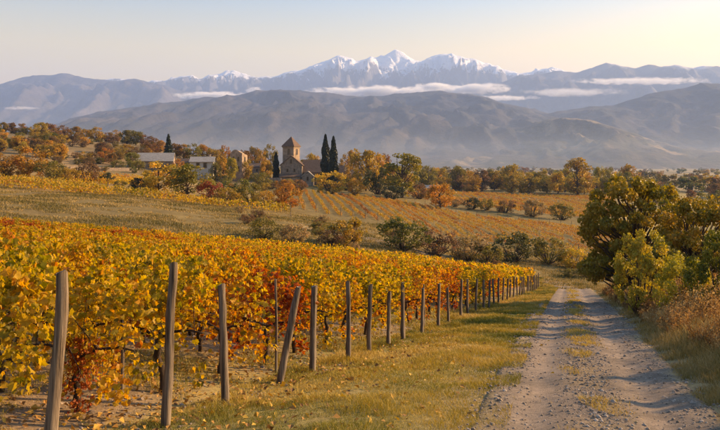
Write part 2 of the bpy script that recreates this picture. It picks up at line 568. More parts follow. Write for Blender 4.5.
C = np.zeros(GX.shape + (3,)) + np.array((0.27, 0.20, 0.065))          # dry autumn grass
C = mixc(C, sstep(0.5, 0.7, n1) * 0.5, (0.17, 0.15, 0.04))
C = mixc(C, sstep(0.5, 0.75, n3) * 0.5, (0.34, 0.25, 0.09))
# vineyard floor: stony soil with patches of grass
ROWEND_Y = 64.0
vin = sstep(0.2, 1.0, XL) * sstep(ROWEND_Y + 2.5 + 0.316 * np.clip(XL, 0, 60), ROWEND_Y + 1.0 + 0.316 * np.clip(XL, 0, 60), GY) * (GY > -30)
C = mixc(C, vin * sstep(0.62, 0.40, n1) * 0.9, (0.225, 0.155, 0.092))
C = mixc(C, vin * sstep(0.35, 0.2, n3) * 0.5, (0.12, 0.085, 0.055))
# hay field behind the vineyard, faint mown bands
fld = sstep(66, 74, GY) * sstep(150, 118, GY)
band = 0.5 + 0.5 * np.sin((GY * 0.9 + GX * 0.12 + 2 * n2) * 1.3)
C = mixc(C, fld * 0.9, (0.15, 0.108, 0.036))
C = mixc(C, fld * band * 0.35, (0.21, 0.15, 0.05))
C = mixc(C, fld * sstep(0.5, 0.62, n1) * 0.5, (0.115, 0.09, 0.032))
# vine fields
fa = sstep(108, 114, GY) * sstep(420, 360, GY) * sstep(250, 300, PXg) * sstep(640, 600, PXg)
C = mixc(C, fa * 0.9, (0.15, 0.11, 0.036))
fc = sstep(100, 112, GY) * sstep(200, 185, GY) * sstep(300, 260, PXg)
C = mixc(C, fc * 0.8, (0.24, 0.15, 0.045))
hill = sstep(190, 225, GY) * sstep(300, 240, PXg) * sstep(700, 500, GY)
C = mixc(C, hill * 0.85, (0.15, 0.105, 0.05))
C = mixc(C, hill * sstep(0.5, 0.65, n2) * 0.7, (0.29, 0.19, 0.085))
val = sstep(380, 460, GY)
C = mixc(C, val, (0.20, 0.15, 0.07))
C = mixc(C, val * sstep(0.48, 0.6, fbm(GX * 0.006, GY * 0.004, 77, 3)) * 0.8, (0.34, 0.25, 0.12))
C = mixc(C, val * sstep(0.5, 0.62, fbm(GX * 0.008, GY * 0.005, 97, 3)) * 0.8, (0.08, 0.075, 0.03))
# worn verge beside the gravel
wv = sstep(0.9, 0.0, np.abs(np.abs(RD) - road_hw(GY))) * (GY < 95)
C = mixc(C, wv * 0.6, (0.33, 0.24, 0.13))
ny_, nx_ = GX.shape
idx = np.arange(ny_ * nx_).reshape(ny_, nx_)
Fq = np.stack([idx[:-1, :-1], idx[:-1, 1:], idx[1:, 1:], idx[1:, :-1]], -1).reshape(-1, 4)
ground = put('ground', mk_mesh('ground', np.stack([GX, GY, Z], -1).reshape(-1, 3), [Fq], M['ground'], colors=C.reshape(-1, 3), smooth=True))
ground['kind'] = 'structure'

# ------------------------------------------------------------------ gravel road
seg = np.hypot(*np.diff(RCL, axis=0).T)
S = np.concatenate([[0], np.cumsum(seg)])
sy = np.interp(np.arange(-26, 92, 1.0), RCL[:320, 1], S[:320]) if False else None
ss = np.unique(np.concatenate([np.linspace(0, 30, 70), np.linspace(30, 70, 330), np.linspace(70, S[-1], 190)]))
rx = np.interp(ss, S, RCL[:, 0]); ry = np.interp(ss, S, RCL[:, 1])
tx = np.gradient(rx, ss); ty = np.gradient(ry, ss)
tl = np.hypot(tx, ty); tx /= tl; ty /= tl
lat = np.linspace(-1.12, 1.12, 41)
hw = road_hw(ry)
edge = 1 + 0.10 * (fbm(ss * 0.5, ss * 0 + 2, 5, 4) - 0.5)
LX = lat[None, :] * hw[:, None] * edge[:, None]
RX = rx[:, None] + ty[:, None] * LX
RY = ry[:, None] - tx[:, None] * LX
RZ = gz0(RX.ravel(), RY.ravel()).reshape(RX.shape) + (fbm(RX * 0.6, RY * 0.6, 3, 3) - 0.5) * 0.12 * sstep(-5, 4, RY) + (fbm(RX * 0.05, RY * 0.05, 8, 3) - 0.5) * 1.6 * sstep(60, 140, RY)
al = np.abs(lat)[None, :]
rut = np.exp(-((al * hw[:, None] - 0.72) / 0.26) ** 2)
RZ = RZ + 0.035 - 0.055 * rut + 0.03 * (fbm(RX * 2.2, RY * 2.2, 61, 4) - 0.5) * 2 - 0.11 * sstep(0.95, 1.12, al)
rn = fbm(RX * 0.9, RY * 0.9, 51, 4); rn2 = fbm(RX * 3.5, RY * 3.5, 52, 3)
RCc = np.zeros(RX.shape + (3,)) + np.array((0.21, 0.165, 0.122))
RCc = mixc(RCc, rut * 0.6, (0.29, 0.225, 0.165))
RCc = mixc(RCc, np.exp(-(LX / 0.28) ** 2) * sstep(0.42, 0.62, rn) * 0.7, (0.255, 0.18, 0.08))
RCc = mixc(RCc, sstep(0.78, 1.05, al + (rn - 0.5) * 0.5) * 0.85, (0.30, 0.22, 0.10))
RCc = mixc(RCc, sstep(0.55, 0.7, rn2) * 0.5, (0.19, 0.15, 0.115))
ny_, nx_ = RX.shape
idx = np.arange(ny_ * nx_).reshape(ny_, nx_)
Fq = np.stack([idx[:-1, :-1], idx[:-1, 1:], idx[1:, 1:], idx[1:, :-1]], -1).reshape(-1, 4)
road = put('gravel_road', mk_mesh('gravel_road', np.stack([RX, RY, RZ], -1).reshape(-1, 3), [Fq], M['road'], colors=RCc.reshape(-1, 3), smooth=True))
road['kind'] = 'structure'

def road_z(x, y):
    d = road_dist(x, y)
    al_ = np.abs(d)
    return gz0(x, y) + (fbm(x * 0.6, y * 0.6, 3, 3) - 0.5) * 0.12 * sstep(-5, 4, y) + 0.035 - 0.055 * np.exp(-((al_ - 0.72) / 0.26) ** 2) + 0.03 * (fbm(x * 2.2, y * 2.2, 61, 4) - 0.5) * 2

# loose stones on the road
def pebbles(n, name, vineyard=False, label='loose grey-brown stones strewn over the gravel road'):
    t = (1 + 5 ** 0.5) / 2
    ico = unit(np.array([(-1, t, 0), (1, t, 0), (-1, -t, 0), (1, -t, 0), (0, -1, t), (0, 1, t), (0, -1, -t), (0, 1, -t), (t, 0, -1), (t, 0, 1), (-t, 0, -1), (-t, 0, 1)], float))
    fi = np.array([(0, 11, 5), (0, 5, 1), (0, 1, 7), (0, 7, 10), (0, 10, 11), (1, 5, 9), (5, 11, 4), (11, 10, 2), (10, 7, 6), (7, 1, 8), (3, 9, 4), (3, 4, 2), (3, 2, 6), (3, 6, 8), (3, 8, 9), (4, 9, 5), (2, 4, 11), (6, 2, 10), (8, 6, 7), (9, 8, 1)])
    y = np.exp(rng.uniform(np.log(5.0), np.log(38), n))
    lt_ = np.where(rng.random(n) < .5, rng.normal(0, 0.18, n), np.sign(rng.normal(0, 1, n)) * rng.normal(.85, .16, n))
    lt_ = np.clip(lt_, -1.12, 1.12)
    s = np.interp(y, RCL[:190, 1], S[:190])
    x = np.interp(s, S, RCL[:, 0]) + lt_ * road_hw(y)
    z = road_z(x, y)
    if vineyard:
        x = POST_A + POST_B * y - rng.uniform(0, 1, n) ** 1.4 * (1.5 + .5 * y) + .2
        z = gz(x, y)
    size = rng.gamma(2.0, 0.0045, n) * (0.55 + y / 18.0) + 0.004
    size = np.minimum(size, 0.045)
    P = ico[None] * size[:, None, None] * rng.uniform(0.6, 1.25, (n, 12, 1))
    P[:, :, 2] *= 0.6
    P += np.stack([x, y, z + size * 0.2], -1)[:, None, :]
    fa_ = (np.arange(n) * 12)[:, None, None] + fi[None]
    tint = np.repeat(np.clip(rng.normal(0.5, 0.22, n), 0, 1), 12)
    o = put(name, mk_mesh(name, P.reshape(-1, 3), [fa_.reshape(-1, 3)], M['pebble'], {'tint': tint}))
    o['kind'] = 'stuff'
    return tag(o, label, 'stones')
pebbles(9000, 'loose_stones')
pebbles(9000, 'soil_clods', True, 'brown clods and stones on the bare soil under the vines')

# ------------------------------------------------------------------ mountains
def ridge(name, prof, d, front, back, seed, colfn, amp=0.28, nx=420, ny=110, base=-30.0, px0=-420, px1=1140, freq=1.0, fpow=1.15, cn=3.0):
    """a mountain range: its crest is at distance d, slopes fall away on both sides with spurs and gullies"""
    pp = np.array(prof, float)
    px = np.linspace(px0, px1, nx)
    x = (px - CX) / F * d
    def crest_at(p):
        return np.interp(p, pp[:, 0], pp[:, 1]) + (0.42 - ridged(p * 0.055, p * 0, seed + 5, 5)) * cn
    H = (HY - crest_at(px)) / F * d
    t = np.concatenate([-np.geomspace(front, front * 0.006, ny * 3 // 4), [0.0], np.geomspace(back * 0.03, back, ny // 4)])
    XX, TT = np.meshgrid(x, t)
    sc = freq / d * 9.0
    w = np.where(TT < 0, -TT / front, TT / back)
    wx = (fbm(XX * sc * 0.5, TT * sc * 0.5, seed, 3) - 0.5) * 1.6
    wy = (fbm(XX * sc * 0.5 + 31, TT * sc * 0.5, seed + 3, 3) - 0.5) * 1.6
    rg = ridged(XX * sc * 0.9 + wx, TT * sc * 0.35 + wy, seed + 11, 6)
    rg2 = ridged(XX * sc * 3.4 + wx * 2, TT * sc * 1.5 + wy * 2, seed + 19, 4)
    f = (1 - w) ** fpow
    Hh = np.repeat(H[None, :], len(t), 0)
    env = sstep(0.0, 0.18, w) * sstep(1.0, 0.6, w)
    Zm = base + (Hh - base) * (f + env * amp * ((rg - 0.42) * 1.5 + (rg2 - 0.42) * 0.7 + wx * 0.12))
    YY = d + TT
    lim = (HY - crest_at(CX + F * XX / YY)) / F * YY
    Zm = np.where(np.abs(TT) > 1, np.minimum(Zm, np.maximum(lim - 0.012 * np.abs(Hh) * sstep(0, .1, w), base)), Zm)
    Cc = colfn(XX, YY, Zm, Hh, rg, rg2, w)
    ny2, nx2 = XX.shape
    idx = np.arange(ny2 * nx2).reshape(ny2, nx2)
    Fq = np.stack([idx[:-1, :-1], idx[:-1, 1:], idx[1:, 1:], idx[1:, :-1]], -1).reshape(-1, 4)
    o = put(name, mk_mesh(name, np.stack([XX, YY, Zm], -1).reshape(-1, 3), [Fq], M['mountain'], colors=Cc.reshape(-1, 3), smooth=True))
    o['kind'] = 'structure'
    return o

def snow_mat():
    m, nt, out = new_mat('rock_and_snow')
    g = nt.nodes.new('ShaderNodeNewGeometry')
    sp = nt.nodes.new('ShaderNodeSeparateXYZ'); nt.links.new(g.outputs['Position'], sp.inputs[0])
    sn = nt.nodes.new('ShaderNodeSeparateXYZ'); nt.links.new(g.outputs['Normal'], sn.inputs[0])
    n1 = noise_node(nt, 0.0045, 8, 0.74)
    def mad(a, m_, c):
        q = nd(nt, 'ShaderNodeMath', operation='MULTIPLY_ADD')
        nt.links.new(a, q.inputs[0]); q.inputs[1].default_value = m_
        if isinstance(c, float): q.inputs[2].default_value = c
        else: nt.links.new(c, q.inputs[2])
        return q.outputs[0]
    k = mad(sn.outputs['Z'], 260.0, mad(n1.outputs['Fac'], 1100.0, sp.outputs['Z']))
    mr = nd(nt, 'ShaderNodeMapRange'); mr.inputs['From Min'].default_value = 2240.0; mr.inputs['From Max'].default_value = 2340.0
    nt.links.new(k, mr.inputs['Value'])
    r = ramp(nt, [(0.0, (0.06, 0.055, 0.06)), (1.0, (0.8, 0.8, 0.82))])
    nt.links.new(mr.outputs[0], r.inputs[0])
    p = nt.nodes.new('ShaderNodeBsdfPrincipled'); p.inputs['Roughness'].default_value = 0.8
    nt.links.new(r.outputs[0], p.inputs['Base Color'])
    nb = noise_node(nt, 0.006, 8, 0.7)
    b = nt.nodes.new('ShaderNodeBump'); b.inputs['Strength'].default_value = 0.8; b.inputs['Distance'].default_value = 120.0
    nt.links.new(nb.outputs['Fac'], b.inputs['Height']); nt.links.new(b.outputs[0], p.inputs['Normal'])
    nt.links.new(p.outputs[0], out.inputs['Surface'])
    return m
def snow_col(X, Y, Zm, H, rg, rg2, w):
    c = np.zeros(X.shape + (3,)) + np.array((0.085, 0.075, 0.075))
    c = mixc(c, sstep(0.45, 0.7, rg2), (0.13, 0.11, 0.10))
    n = fbm(X * 0.0035, Y * 0.0035, 5, 4)
    k = Zm + (n - 0.5) * 420 + (rg2 - 0.45) * 380
    return mixc(c, sstep(1400, 1620, k), (0.82, 0.82, 0.84))
def blue_col(X, Y, Zm, H, rg, rg2, w):
    c = np.zeros(X.shape + (3,)) + np.array((0.058, 0.052, 0.050))
    c = mixc(c, sstep(0.4, 0.7, rg2), (0.09, 0.078, 0.07))
    k = Zm + (fbm(X * 0.004, Y * 0.004, 9, 4) - 0.5) * 300
    return mixc(c, sstep(1400, 1520, k) * 0.8, (0.7, 0.68, 0.68))
def scrub_col(X, Y, Zm, H, rg, rg2, w):
    c = np.zeros(X.shape + (3,)) + np.array((0.042, 0.038, 0.037))
    n = fbm(X * 0.004, Y * 0.002, 15, 5)
    c = mixc(c, sstep(0.42, 0.62, n), (0.025, 0.026, 0.024))
    c = mixc(c, sstep(0.58, 0.72, fbm(X * 0.006, Y * 0.003, 25, 4)) * 0.6, (0.09, 0.07, 0.054))
    return c
def lowhill_col(X, Y, Zm, H, rg, rg2, w):
    c = np.zeros(X.shape + (3,)) + np.array((0.055, 0.046, 0.03))
    n = fbm(X * 0.012, Y * 0.005, 115, 5)
    c = mixc(c, sstep(0.5, 0.6, n), (0.035, 0.034, 0.016))
    c = mixc(c, sstep(0.56, 0.64, fbm(X * 0.009, Y * 0.004, 125, 4)) * 0.8, (0.20, 0.145, 0.075))
    return c

D_SNOW, D_BLUE, D_MID, D_RIGHT, D_LOW = 12500.0, 10200.0, 6200.0, 5400.0, 4000.0
SNOW = ridge('snow_mountains', [(-420, 92), (-200, 88), (-60, 84), (0, 86), (60, 84), (100, 82), (120, 79), (150, 82), (165, 80), (185, 75), (200, 79), (218, 74), (235, 70),
      (252, 75), (270, 77), (285, 74), (300, 70), (320, 62), (338, 54), (346, 57), (354, 61), (366, 59), (380, 55), (397, 51), (408, 55), (420, 61),
      (428, 58), (440, 55), (452, 53), (463, 56), (476, 59), (490, 64), (505, 69), (520, 72), (536, 70), (553, 66), (565, 71), (580, 74), (640, 78), (720, 80), (900, 84), (1140, 88)],
      D_SNOW, 3400, 2500, 100, snow_col, amp=0.34, nx=760, ny=150, freq=3.0, cn=5.0)
SNOW.data.materials[0] = snow_mat()
ridge('blue_mountains', [(-420, 96), (-150, 92), (-40, 92), (0, 85), (18, 79), (34, 75), (55, 75), (68, 73), (80, 76), (100, 80), (118, 82), (132, 79), (150, 83), (180, 90), (220, 98), (300, 104), (360, 102),
      (440, 95), (500, 82), (520, 76), (540, 74), (560, 71), (578, 72), (592, 67), (606, 62), (620, 65), (634, 69), (648, 65), (660, 67), (676, 64), (690, 67), (705, 66), (720, 67), (760, 63), (900, 72), (1140, 86)],
      D_BLUE, 3000, 2000, 200, blue_col, amp=0.22, nx=480, ny=110, freq=2.0)
ridge('scrub_mountain', [(-420, 150), (-60, 148), (20, 136), (45, 127), (70, 119), (100, 112), (125, 108), (150, 104), (180, 101), (210, 97), (235, 95), (255, 91), (275, 89), (300, 90), (325, 93), (345, 96), (365, 97),
      (385, 95), (410, 93), (440, 91), (462, 93), (480, 96), (500, 102), (525, 107), (545, 112), (580, 124), (640, 140), (720, 150), (1140, 156)],
      D_MID, 3400, 2200, 300, scrub_col, amp=0.17, nx=640, ny=170, freq=1.5)
ridge('right_mountain', [(-420, 164), (380, 158), (430, 146), (470, 134), (500, 124), (530, 118), (560, 111), (590, 107), (612, 105), (630, 99), (650, 94), (675, 90), (695, 85), (708, 83), (725, 84), (760, 80), (850, 78), (1000, 92), (1140, 110)],
      D_RIGHT, 2300, 1800, 400, scrub_col, amp=0.15, nx=480, ny=130, freq=1.5)
ridge('low_hill', [(-420, 164.4), (300, 163), (360, 161), (420, 155), (455, 148), (485, 139), (510, 131), (530, 124), (548, 119), (566, 118), (585, 119), (605, 124), (625, 131), (650, 139), (680, 147), (720, 152), (800, 157), (1140, 163)],
      D_LOW, 1500, 1200, 500, lowhill_col, amp=0.24, nx=520, ny=130, freq=1.5, base=-22)

# low cloud banks lying in front of the snow mountains
def cloud(px, py, wpx, hpx, d, seed, label, dens=0.006, puff=0.5):
    W = wpx / F * d * 0.5; Hh = hpx / F * d * 0.62; Dp = min(W * 0.4, 420)
    m, nt, out = new_mat('cloud_vapour')
    tc = nt.nodes.new('ShaderNodeTexCoord')
    def vm(op, a, b=None, sc=None):
        n = nd(nt, 'ShaderNodeVectorMath', operation=op)
        nt.links.new(a, n.inputs[0])
        if b is not None: n.inputs[1].default_value = b
        return n
    def mt(op, a, b, c=None):
        n = nd(nt, 'ShaderNodeMath', operation=op)
        for i, q in enumerate((a, b, c)):
            if q is None: continue
            if isinstance(q, (int, float)): n.inputs[i].default_value = q
            else: nt.links.new(q, n.inputs[i])
        return n.outputs[0]
    q = vm('MULTIPLY', tc.outputs['Object'], (1 / W, 1 / Dp, 1 / Hh))
    ln = nd(nt, 'ShaderNodeVectorMath', operation='LENGTH')
    nt.links.new(q.outputs[0], ln.inputs[0])
    nzv = vm('MULTIPLY', tc.outputs['Object'], (0.35 / Hh, 0.35 / Hh, 0.8 / Hh))
    off = vm('ADD', nzv.outputs[0], (seed * 7.3, seed * 1.7, 0))
    nz = nt.nodes.new('ShaderNodeTexNoise')
    nz.inputs['Scale'].default_value = 1.0
    nz.inputs['Detail'].default_value = 6
    nz.inputs['Roughness'].default_value = 0.68
    nt.links.new(off.outputs[0], nz.inputs['Vector'])
    fall = mt('SUBTRACT', 0.72, ln.outputs['Value'])
    k = mt('MULTIPLY_ADD', mt('SUBTRACT', nz.outputs['Fac'], 0.5), 2.2 + puff, fall)
    k = mt('MINIMUM', mt('MAXIMUM', mt('MULTIPLY', k, 2.2), 0.0), 1.0)
    edge = mt('MAXIMUM', mt('SUBTRACT', 1.0, ln.outputs['Value']), 0.0)
    k = mt('MULTIPLY', mt('MULTIPLY', k, dens * 4), mt('MINIMUM', mt('MULTIPLY', edge, 4.0), 1.0))
    v = nt.nodes.new('ShaderNodeVolumeScatter')
    v.inputs['Color'].default_value = (1, 1, 1, 1)
    v.inputs['Anisotropy'].default_value = 0.0
    nt.links.new(k, v.inputs['Density'])
    nt.links.new(v.outputs[0], out.inputs['Volume'])
    b = Buf()
    box(b, -W, W, -Dp, Dp, -Hh, Hh)
    o = put('cloud', b.mesh('cloud', m), loc=((px - CX) / F * d, d, (HY - py) / F * d))
    return tag(o, label, 'cloud', 'low cloud banks before the snow mountains')
CLOUDS = [(215, 96, 100, 9, 8200, 3, 'long pale cloud bank left of centre below the snow peaks', 0.006, 0.4),
          (255, 91, 26, 8, 8300, 4, 'small cream cloud puff above the rounded scrub mountain top', 0.005, 0.9),
          (375, 91, 150, 10, 8100, 5, 'wide pink cloud bank under the highest snow peak', 0.006, 0.8),
          (455, 89, 130, 12, 8300, 7, 'puffy pink cloud bank under the right-hand snow peak', 0.006, 1.2),
          (505, 98, 90, 6, 7700, 8, 'thin flat cloud strip above the saddle of the ridges', 0.004, 0.3),
          (22, 108, 50, 4, 8200, 9, 'thin cloud streak at the far left before the blue mountains', 0.0018, 0.3),
          (640, 81, 170, 5, 7600, 10, 'long faint cloud strip at the right below the dark ridge', 0.003, 0.5),
          (575, 92, 130, 9, 7700, 12, 'soft mist bank behind the right-hand mountain shoulder', 0.0015, 0.3)]
for c_ in CLOUDS:
    cloud(*c_)

# ------------------------------------------------------------------ haze
HAZE = 0.82e-4
hm, nt, out = new_mat('haze_air')
pv = nt.nodes.new('ShaderNodeVolumePrincipled')
pv.inputs['Color'].default_value = (0.40, 0.57, 0.98, 1)
pv.inputs['Density'].default_value = HAZE
pv.inputs['Anisotropy'].default_value = 0.135
nt.links.new(pv.outputs[0], out.inputs['Volume'])
hb = Buf()
box(hb, -19500, 19500, -60, 15800, -60, 2075)
haze = put('haze', hb.mesh('haze', hm))
haze['kind'] = 'stuff'
tag(haze, 'pale evening haze filling the valley air', 'haze')

# ------------------------------------------------------------------ vineyard: end posts
ORD = ['first', 'second', 'third', 'fourth', 'fifth', 'sixth', 'seventh', 'eighth', 'ninth', 'tenth', 'eleventh', 'twelfth', 'thirteenth', 'fourteenth',
       'fifteenth', 'sixteenth', 'seventeenth', 'eighteenth', 'nineteenth', 'twentieth']
TENS = {2: 'twenty', 3: 'thirty', 4: 'forty', 5: 'fifty', 6: 'sixty', 7: 'seventy', 8: 'eighty', 9: 'ninety'}
TENTH = {2: 'twentieth', 3: 'thirtieth', 4: 'fortieth', 5: 'fiftieth', 6: 'sixtieth', 7: 'seventieth', 8: 'eightieth', 9: 'ninetieth'}
def ordinal(i):           # 0-based
    n = i + 1
    if n <= 20:
        return ORD[i]
    if n % 10 == 0:
        return TENTH[n // 10]
    return TENS[n // 10] + '-' + ORD[n % 10 - 1]

# (y along the line, height, radius, lean along screen, lean away)
POSTS = [(6.4, 1.80, .064, .06, 0), (8.16, 1.90, .056, .03, .01), (9.5, 1.62, .056, -.01, 0), (11.1, 1.52, .062, .19, .02), (12.5, 1.52, .058, .03, 0), (14.2, 1.58, .054, -.02, .02),
         (15.5, 1.50, .054, .03, 0), (16.9, 1.30, .048, .0, 0), (18.2, 1.46, .056, -.03, 0), (20.4, 1.3, .05, .05, 0), (22.4, 1.38, .052, .04, 0), (24.2, 1.2, .05, -.03, 0),
         (26.2, 1.42, .054, .02, 0), (27.9, 1.45, .054, -.02, 0), (29.8, 1.4, .054, .03, 0), (31.6, 1.42, .055, 0, 0), (33.4, 1.36, .055, .03, 0), (35.2, 1.4, .055, -.03, 0)]
yy_ = 37.0
while yy_ < 64:
    POSTS.append((yy_, rng.uniform(1.3, 1.5), 0.056, rng.uniform(-.05, .05), 0))
    yy_ += 1.75
post_xy = []
for i, (py_, h, r, ln, la) in enumerate(POSTS):
    x = POST_A + POST_B * py_ + rng.uniform(-.04, .04)
    b = Buf()
    nst = 12 if i < 10 else 6
    zz = np.linspace(-0.25, h, nst)
    wob = 0.009 if i < 12 else 0.01
    bx = ln * zz / h * h + np.cumsum(rng.normal(0, wob, nst)) * 0.7
    by = la * zz + np.cumsum(rng.normal(0, wob, nst)) * 0.5
    rad = r * np.linspace(1.08, 0.86, nst) * rng.uniform(0.92, 1.08, nst)
    pts = np.stack([bx, by, zz], 1)
    sides = 12 if i < 10 else 7
    V = []
    th = np.linspace(0, 2 * np.pi, sides, endpoint=False)
    prof = 1 + rng.uniform(-.09, .09, sides)
    for k in range(nst):
        rr = rad[k] * prof * (1 + rng.uniform(-.04, .04, sides))
        ztop = (np.cos(th + 1.0) * 0.35 * r + rng.uniform(-.3, .3, sides) * r) if k == nst - 1 else 0
        V.append(np.stack([pts[k, 0] + np.cos(th) * rr, pts[k, 1] + np.sin(th) * rr, pts[k, 2] + ztop + np.zeros(sides)], 1))
    top = V[-1]
    V = np.concatenate(V)
    fs = [(k * sides + j, k * sides + (j + 1) % sides, (k + 1) * sides + (j + 1) % sides, (k + 1) * sides + j) for k in range(nst - 1) for j in range(sides)]
    b.add(V, [np.array(fs)])
    z0 = g1(x, py_)
    e = empty('end_post', (x, py_, z0))
    put('shaft', b.mesh('shaft', M['post'], True), e)
    cb = Buf()
    cV = np.concatenate([top + np.array([0, 0, 0.001]), [top.mean(0) + np.array([0, 0, 0.3 * r])]])
    cb.add(cV, [np.array([(j, (j + 1) % sides, sides) for j in range(sides)])])
    put('cut_top', cb.mesh('cut_top', M['post_end']), e)
    special = {0: 'thick weathered wooden post nearest the camera, at the far left',
               1: 'tall weathered wooden post second from the left in front of golden vines',
               3: 'weathered wooden post leaning strongly to the right beside the red vine'}
    tag(e, special.get(i, 'weathered wooden end post, %s along the roadside vine edge from the left' % ordinal(i)), 'post', 'end posts of the vine rows')
    post_xy.append((x, py_, z0, h))
# thin stakes standing a little behind
for (px, d, h, lab) in [(276, 12.1, 1.62, 'thin grey stake standing behind the leaning post'), (122, 9.3, 1.2, 'thin grey stake half hidden in vines right of the nearest post'), (424, 21.6, 1.35, 'thin stake behind the tenth end post')]:
    b = Buf()
    tube(b, [(0, 0, -.2), (0.01, 0, h * .5), (-0.01, 0.01, h)], [.026, .024, .022], 7)
    e = put('thin_stake', b.mesh('thin_stake', M['post']), loc=at(px, d))
    tag(e, lab, 'stake')

# ------------------------------------------------------------------ vineyard: vines
def vine_wood(seed):
    b = Buf()
    r = np.random.default_rng(seed)
    n = 7
    z = np.linspace(-0.08, 0.72, n)
    p = np.stack([np.cumsum(r.normal(0, .035, n)), np.cumsum(r.normal(0, .025, n)), z], 1)
    tube(b, p, np.linspace(.048, .032, n) * r.uniform(.85, 1.2, n), 8, jit=.12)
    top = p[-1]
    for s in (-1, 1):
        q = np.array([top, top + (s * .22, r.normal(0, .03), .10), top + (s * .5, r.normal(0, .04), .14), top + (s * .72, 0, .12)])
        tube(b, q, [.026, .021, .016, .010], 6, jit=.1)
        for k in range(4):
            st = top + (s * (.08 + .17 * k), 0, .10)
            en = st + (r.normal(0, .14), r.normal(0, .16), r.uniform(.45, .85))
            mid = (st + en) / 2 + r.normal(0, .05, 3)
            tube(b, [st, mid, en], [.008, .006, .003], 4)
    # one drooping cane
    st = top + (0, 0, .05)
    tube(b, [st, st + (r.normal(0, .2), -.25, .15), st + (r.normal(0, .35), -.38, -.35)], [.008, .006, .003], 4)
    return b

def vine_points(n, r, half=0.78, lo=0.50, hi=1.62):
    """leaf positions in a hedge-like curtain with lumps and gaps"""
    nc = 17
    cx = r.uniform(-half, half, nc); czz = lo + (hi - lo) * r.beta(1.6, 1.1, nc); cyy = r.normal(0, .13, nc)
    k = r.integers(0, nc, n)
    P = np.stack([cx[k] + r.normal(0, .15, n), cyy[k] * .8 + r.normal(0, .115, n), czz[k] + r.normal(0, .14, n)], 1)
    # shoots standing above and hanging below
    ns = int(n * .12)
    sx = r.uniform(-half, half, 8); j = r.integers(0, 8, ns); tt = r.uniform(0, 1, ns)
    P[:ns, 0] = sx[j] + r.normal(0, .04, ns); P[:ns, 2] = hi - .1 + tt * .32; P[:ns, 1] = r.normal(0, .08, ns)
    nd_ = int(n * .07)
    sx = r.uniform(-half, half, 4); j = r.integers(0, 4, nd_)
    P[ns:ns + nd_, 0] = sx[j] + r.normal(0, .05, nd_); P[ns:ns + nd_, 2] = lo - r.uniform(0, .28, nd_); P[ns:ns + nd_, 1] = -.18 + r.normal(0, .08, nd_)
    ctint = r.normal(0, .13, nc)
    ti = np.clip(.39 + ctint[k] + r.normal(0, .15, n) - (P[:, 2] - 1.1) * .10, 0, 1)
    return P, ti

def leaf_frames(P, r, out=1.0):
    n = len(P)
    N = np.stack([r.normal(0, .55, n), np.sign(P[:, 1] + r.normal(0, .1, n)) * r.uniform(.2, 1.1, n) * out, r.normal(.35, .45, n)], 1)
    N = unit(N)
    Dn = np.stack([r.normal(0, .45, n), r.normal(0, .3, n), -np.ones(n)], 1)
    U = unit(Dn - N * (Dn * N).sum(1, keepdims=True))
    return N, U

NV = 6
wood_me = [vine_wood(40 + i).mesh('trunk', M['vine_bark'], smooth=True) for i in range(4)]
fol_pts = []
fol_me = {}
for i in range(NV):
    r = np.random.default_rng(70 + i)
    P, ti = vine_points(900, r)
    N, U = leaf_frames(P, r)
    sz = r.uniform(.042, .095, len(P))
    V, Ft, k = vine_leaves(P, N, U, sz)
    fol_pts.append(P)
    for mn in ('vine_leaf', 'vine_red', 'vine_orange'):
        fol_me[(i, mn)] = mk_mesh('foliage', V, [Ft], M[mn], {'tint': np.repeat(ti, k)})
# far, lighter version for the stuff object
def far_vine(r):
    P, ti = vine_points(230, r)
    keep = P[:, 2] > .55
    P, ti = P[keep], ti[keep]
    N, U = leaf_frames(P, r)
    V, Fq = leaf_quads(P, N, U, r.uniform(.15, .25, len(P)), .9, .1)
    return V, Fq, np.repeat(ti, 4)

vines = []
for i, (x, y, z0, h) in enumerate(post_xy):
    L = 0.95 + rng.uniform(0, .25)
    while L < 58:
        vx, vy = x + ROW[0] * L, y + ROW[1] * L
        px = CX + F * vx / vy
        if px < -150:
            break
        top_py = HY - (g1(vx, vy) + 1.5) * F / vy
        if top_py < np.interp(px, [-150, 0, 120, 240, 360, 480, 545], [211, 223, 232, 241, 251, 262, 266]):
            break
        vines.append((vy, vx, i, L, px))
        L += 1.25 * rng.uniform(.93, 1.07)
rowang = math.atan2(ROW[1], ROW[0]) + math.pi
cand = [v for v in vines if -70 < v[4] < 760]
cand.sort()
ind = set(id(v) for v in cand[:298])
leafproto = {}
for mn in ('vine_leaf', 'vine_red', 'vine_orange'):
    r = np.random.default_rng(5)
    out_ = []
    for k_ in range(6):
        V, Ft, kk = vine_leaves(np.zeros((1, 3)), np.array([[0, 0, 1.0]]), np.array([[0, 1.0, 0]]), np.array([1.0]))
        V[:, 2] += r.normal(0, .06, len(V))
        out_.append(mk_mesh('leaf', V, [Ft], M[mn], {'tint': np.full(len(V), np.clip(r.normal(.45, .2), 0, 1))}))
    leafproto[mn] = out_
sb_v, sb_f, sb_t, sb_n = [], [], [], 0
rv = np.random.default_rng(9)
rowcount = {}
tgt_red = lambda px, y: (238 < px < 282 and 9.5 < y < 14.5)
nind = 0
